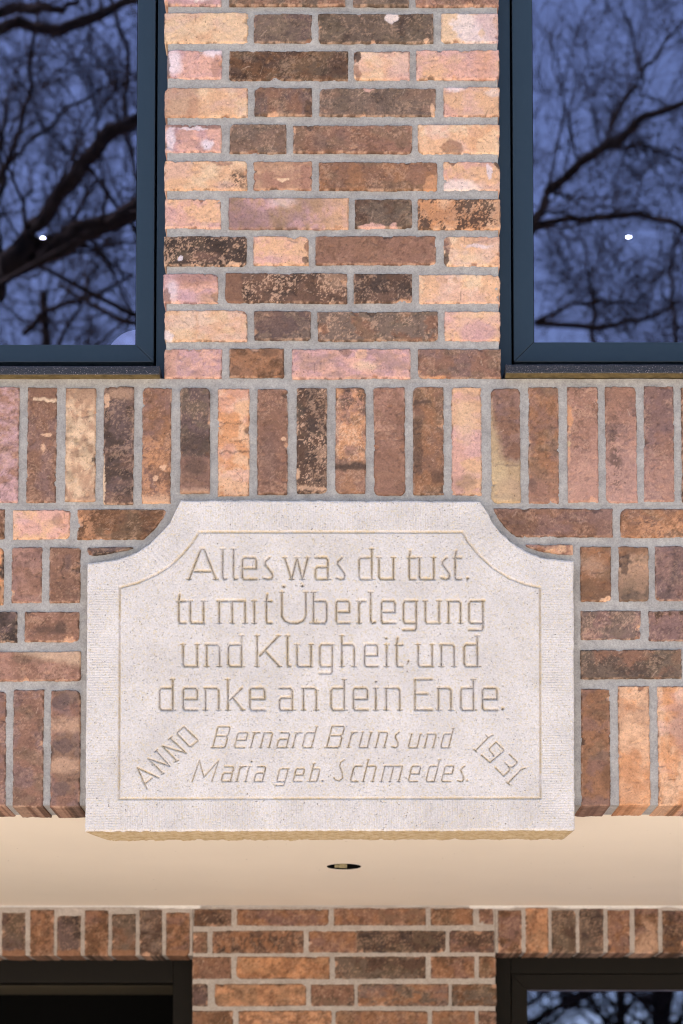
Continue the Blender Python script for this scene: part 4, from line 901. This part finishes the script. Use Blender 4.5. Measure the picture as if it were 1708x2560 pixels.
def tube(acc, pts, rad, sides=5):
    pts = np.asarray(pts, float); n = len(pts); rad = np.asarray(rad, float)
    d = np.gradient(pts, axis=0); d /= np.linalg.norm(d, axis=1)[:, None]+1e-9
    up = np.where(np.abs(d[:, 2:3]) < 0.9, np.array([[0, 0, 1.0]]), np.array([[1.0, 0, 0]]))
    e1 = np.cross(d, up); e1 /= np.linalg.norm(e1, axis=1)[:, None]+1e-9; e2 = np.cross(d, e1)
    an = np.linspace(0, 2*np.pi, sides, endpoint=False)
    v = pts[:, None, :]+rad[:, None, None]*(np.cos(an)[None, :, None]*e1[:, None, :]+np.sin(an)[None, :, None]*e2[:, None, :])
    i = np.arange(n-1)[:, None]*sides; k = np.arange(sides)[None, :]; k2 = (k+1) % sides
    acc.add(v, np.stack([i+k, i+k2, i+sides+k2, i+sides+k], -1).reshape(-1, 4), None, 0)
def grow(acc, rng, p, d, Ln, r, depth, droop=0.0, kids=4):
    n = 5 if depth > 0 else 4; pts = [np.array(p)]; d = np.array(d, float); d /= np.linalg.norm(d)
    for i in range(n):
        d = d+np.array([rng.gauss(0, .2), rng.gauss(0, .2), rng.gauss(0, .16)+.04-droop]); d /= np.linalg.norm(d)
        pts.append(pts[-1]+d*Ln/n)
    pts = np.array(pts); rad = r*np.linspace(1, .32, n+1)
    tube(acc, pts, rad, 5 if r > .03 else 3)
    if depth <= 0: return
    for k in range(kids):
        t = rng.uniform(.25, 1.0)*n; i = min(int(t), n-1); q_ = pts[i]*(1-(t-i))+pts[i+1]*(t-i)
        ax = pts[i+1]-pts[i]; ax /= np.linalg.norm(ax)
        rv = np.array([rng.gauss(0, 1), rng.gauss(0, 1), rng.gauss(0, 1)]); rv -= ax*rv.dot(ax); rv /= np.linalg.norm(rv)+1e-9
        nd = ax*rng.uniform(.5, 1.0)+rv*rng.uniform(.6, 1.0)
        grow(acc, rng, q_, nd, Ln*rng.uniform(.45, .72), max(rad[i]*rng.uniform(.42, .62), .004), depth-1, droop, kids)
def mirror(dxp, dyp, Y, yg=YG):
    """display position (photo shrunk to 1568 px) seen mirrored in the pane -> point on the plane y=-Y"""
    x, z = Wp(dxp*1.0893, dyp*1.0893, 2*yg*0+(Y+2*yg))            # same ray unfolded behind the glass
    return np.array([float(x), -Y, float(z)])
def limb(acc, tw, rng, pts, wd, Y, kids=7, kl=1.0, kr=.3, dep=2):
    P_ = []
    for j, (a_, b_) in enumerate(pts):
        P_.append(mirror(a_, b_, Y+rng.uniform(-.15, .15)))
    P_ = np.array(P_); t = np.linspace(0, 1, len(P_)); tt = np.linspace(0, 1, len(P_)*5)
    # smooth the polyline
    Q = np.stack([np.interp(tt, t, P_[:, k]) for k in range(3)], -1)
    for _ in range(3): Q[1:-1] = (Q[:-2]+2*Q[1:-1]+Q[2:])/4
    wig = np.array([[rng.gauss(0, 1) for _ in range(3)] for _ in tt])*0.035
    for _ in range(2): wig[1:-1] = (wig[:-2]+2*wig[1:-1]+wig[2:])/4
    Q = Q+wig
    m = (Y+3.5)/FPX*1.0893/2                                     # metres per display pixel, halved = radius
    rad = np.interp(tt, np.linspace(0, 1, len(wd)), wd)*m
    tube(acc, Q, rad*(1+np.array([rng.uniform(-.08, .08) for _ in rad])), 10)
    for k in range(kids):
        i = rng.randrange(1, len(Q)-1); ax = Q[i+1]-Q[i]; ax /= np.linalg.norm(ax)
        rv = np.array([rng.gauss(0, 1), rng.gauss(0, 1.0), rng.gauss(.35, 1)]); rv -= ax*rv.dot(ax); rv /= np.linalg.norm(rv)
        grow(tw, rng, Q[i], ax*.6+rv, kl*rng.uniform(.6, 1.4), rad[i]*rng.uniform(kr*.6, kr), dep)
    return Q
def oak(label, Y, trunk_px, limbs, seed, xoff):
    rng = random.Random(seed); t = empty('oak_tree'); tag(t, label, 'tree')
    tr = Acc(); tw = Acc()
    top = mirror(*trunk_px[0], Y); base = np.array([top[0]+xoff, -Y-.3, -0.3])
    mid = base*.5+top*.5+np.array([xoff*.15, 0, 0]); pts = np.array([base, base*.75+mid*.25, mid, mid*.4+top*.6, top])
    tube(tr, pts, [.42, .34, .28, .22, trunk_px[1]*(Y+3.5)/FPX*1.0893/2], 14)
    for (pp, wd, dY, kd, kl, kr, dep) in limbs: limb(tr, tw, rng, pp, wd, Y+dY, kd, kl, kr, dep)
    for k in range(9):                                           # the rest of the crown, out of sight
        ang = rng.uniform(0, 6.28); q_ = mid*.3+top*.7
        grow(tr, rng, q_, (math.copysign(abs(math.cos(ang))+.4, xoff), math.sin(ang)*.8, rng.uniform(.3, 1.1)), 4.5, .055, 3, 0, 3)
    tr.build('trunk', M_bark, t); tw.build('crown', M_bark, t)
oak('large bare oak opposite the house mirrored in the left upstairs pane', 11.0, ((-60, 730), 75), [
    ([(-60,730),(0,650),(40,590),(62,560),(110,480),(180,395),(250,310),(320,272),(420,240)], [75,62,52,40,34,36,32,28,20], 0, 14, 1.3, .3, 3),
    ([(20,620),(80,585),(150,570),(220,530),(315,478),(420,430)], [60,58,52,50,46,34], .2, 12, 1.3, .3, 3),
    ([(-40,75),(60,66),(140,62),(200,50),(260,18),(330,-10)], [26,26,26,24,20,16], -.6, 8, 1.0, .35, 3),
    ([(-40,30),(60,22),(125,18),(160,10),(190,-4)], [24,24,18,12,7], -1.2, 3, .8, .3, 2),
    ([(250,-60),(270,60),(285,130),(290,220),(284,280),(300,360),(318,420)], [9,10,12,13,12,11,9], .8, 8, .9, .4, 3),
    ([(0,420),(40,300),(66,200),(70,120),(90,20),(100,-60)], [14,12,11,10,8,6], 1.0, 9, 1.1, .45, 3),
    ([(10,400),(60,330),(160,250),(260,200)], [10,9,8,5], 1.6, 6, .9, .4, 2),
    ([(60,760),(120,700),(180,690),(300,640)], [14,12,10,7], 2.0, 6, .9, .4, 3),
    ([(-10,560),(10,420),(5,300),(30,200)], [18,14,11,8], 1.4, 6, .9, .4, 2),
    ([(130,790),(190,680),(215,600)], [10,9,7], 2.4, 5, .9, .4, 2),
    ], 3, -1.2)
oak('slender bare oak opposite the house mirrored in the right upstairs pane', 12.5, ((1110, 620), 48), [
    ([(1110,620),(1180,545),(1228,510),(1250,440),(1330,378),(1400,332),(1480,285),(1568,240),(1660,200)], [48,34,22,22,21,20,17,14,10], 0, 13, 1.1, .4, 3),
    ([(1180,545),(1228,530),(1300,512),(1400,496),(1480,494),(1530,512),(1600,545)], [30,18,15,14,14,12,9], .3, 12, 1.0, .42, 3),
    ([(1372,352),(1400,292),(1430,245),(1470,195),(1490,140),(1530,90),(1580,50)], [14,12,12,10,9,7,5], .4, 12, .9, .5, 3),
    ([(1470,195),(1465,120),(1440,60),(1430,-20)], [8,6,5,3], .5, 8, .8, .5, 2),
    ([(1390,335),(1460,330),(1500,345),(1590,375)], [10,8,7,5], .6, 6, .8, .5, 2),
    ([(1330,380),(1310,290),(1280,180),(1260,60)], [7,6,4,3], .9, 6, .7, .5, 2),
    ([(1225,745),(1300,700),(1345,705),(1400,690),(1480,700)], [12,9,8,7,5], 1.5, 10, .9, .5, 3),
    ([(1225,742),(1330,758),(1430,752),(1500,735),(1560,690)], [14,13,12,10,7], 1.8, 10, .9, .5, 3),
    ([(1345,800),(1352,720),(1345,640),(1330,590)], [13,11,8,5], 2.0, 7, .9, .5, 2),
    ([(1545,800),(1535,690),(1540,600),(1560,520)], [11,9,8,5], 2.2, 7, .9, .5, 2),
    ], 8, -1.0)
# the wood behind: a few kinds, copied
protos = []
for k in range(4):
    rng = random.Random(40+k); t = empty('bare_tree'); tr = Acc(); cr = Acc()
    Hh = 11.0+1.0*k; pts = [np.array([0, 0, -.3])]
    for i in range(7): pts.append(pts[-1]+np.array([rng.gauss(0, .12), rng.gauss(0, .12), Hh/7]))
    pts = np.array(pts); tube(tr, pts, np.linspace(.2, .05, 8), 8)
    for i in range(40):
        f = rng.uniform(.22, 1); j = min(int(f*7), 6); q_ = pts[j]*(1-(f*7-j))+pts[j+1]*(f*7-j); ang = rng.uniform(0, 6.28)
        grow(cr, rng, q_, (math.cos(ang), math.sin(ang), rng.uniform(.3, 1.0)), 3.4*(1.25-f*.6), .055*(1.3-f), 3, 0, 4)
    tr.build('trunk', M_bark, t); cr.build('crown', M_bark, t); protos.append(t)
rng = random.Random(77); spots = [(-3.2, -16.5, 1.0), (-5.0, -17.5, 1.05), (-4.2, -20.0, 1.1), (5.2, -19.0, .9)]
for (yy, n_, x0, x1) in ((-18.5, 4, -7.5, 7.5), (-22, 7, -10, 10), (-30, 9, -14, 14), (-38, 9, -17, 17)):
    for i in range(n_): spots.append((x0+(x1-x0)*(i+.5)/n_+rng.uniform(-.6, .6), yy+rng.uniform(-1.5, 1.5), rng.uniform(.85, 1.15)*(1.0 if yy > -25 else 1.15)))
for i, (x, y, s_) in enumerate(spots):
    pr = protos[i % 4]
    if i < 4: o = pr
    else:
        o = pr.copy(); COL.objects.link(o)
        for ch in list(pr.children):
            c = ch.copy(); COL.objects.link(c); c.parent = o
    o.location = (x, y, 0); o.rotation_euler = (0, 0, rng.uniform(0, 6.28)); o.scale = (s_, s_, s_)
    tag(o, 'bare winter tree in the wood opposite, seen only mirrored in the panes', 'tree', 'bare trees of the wood opposite the house')
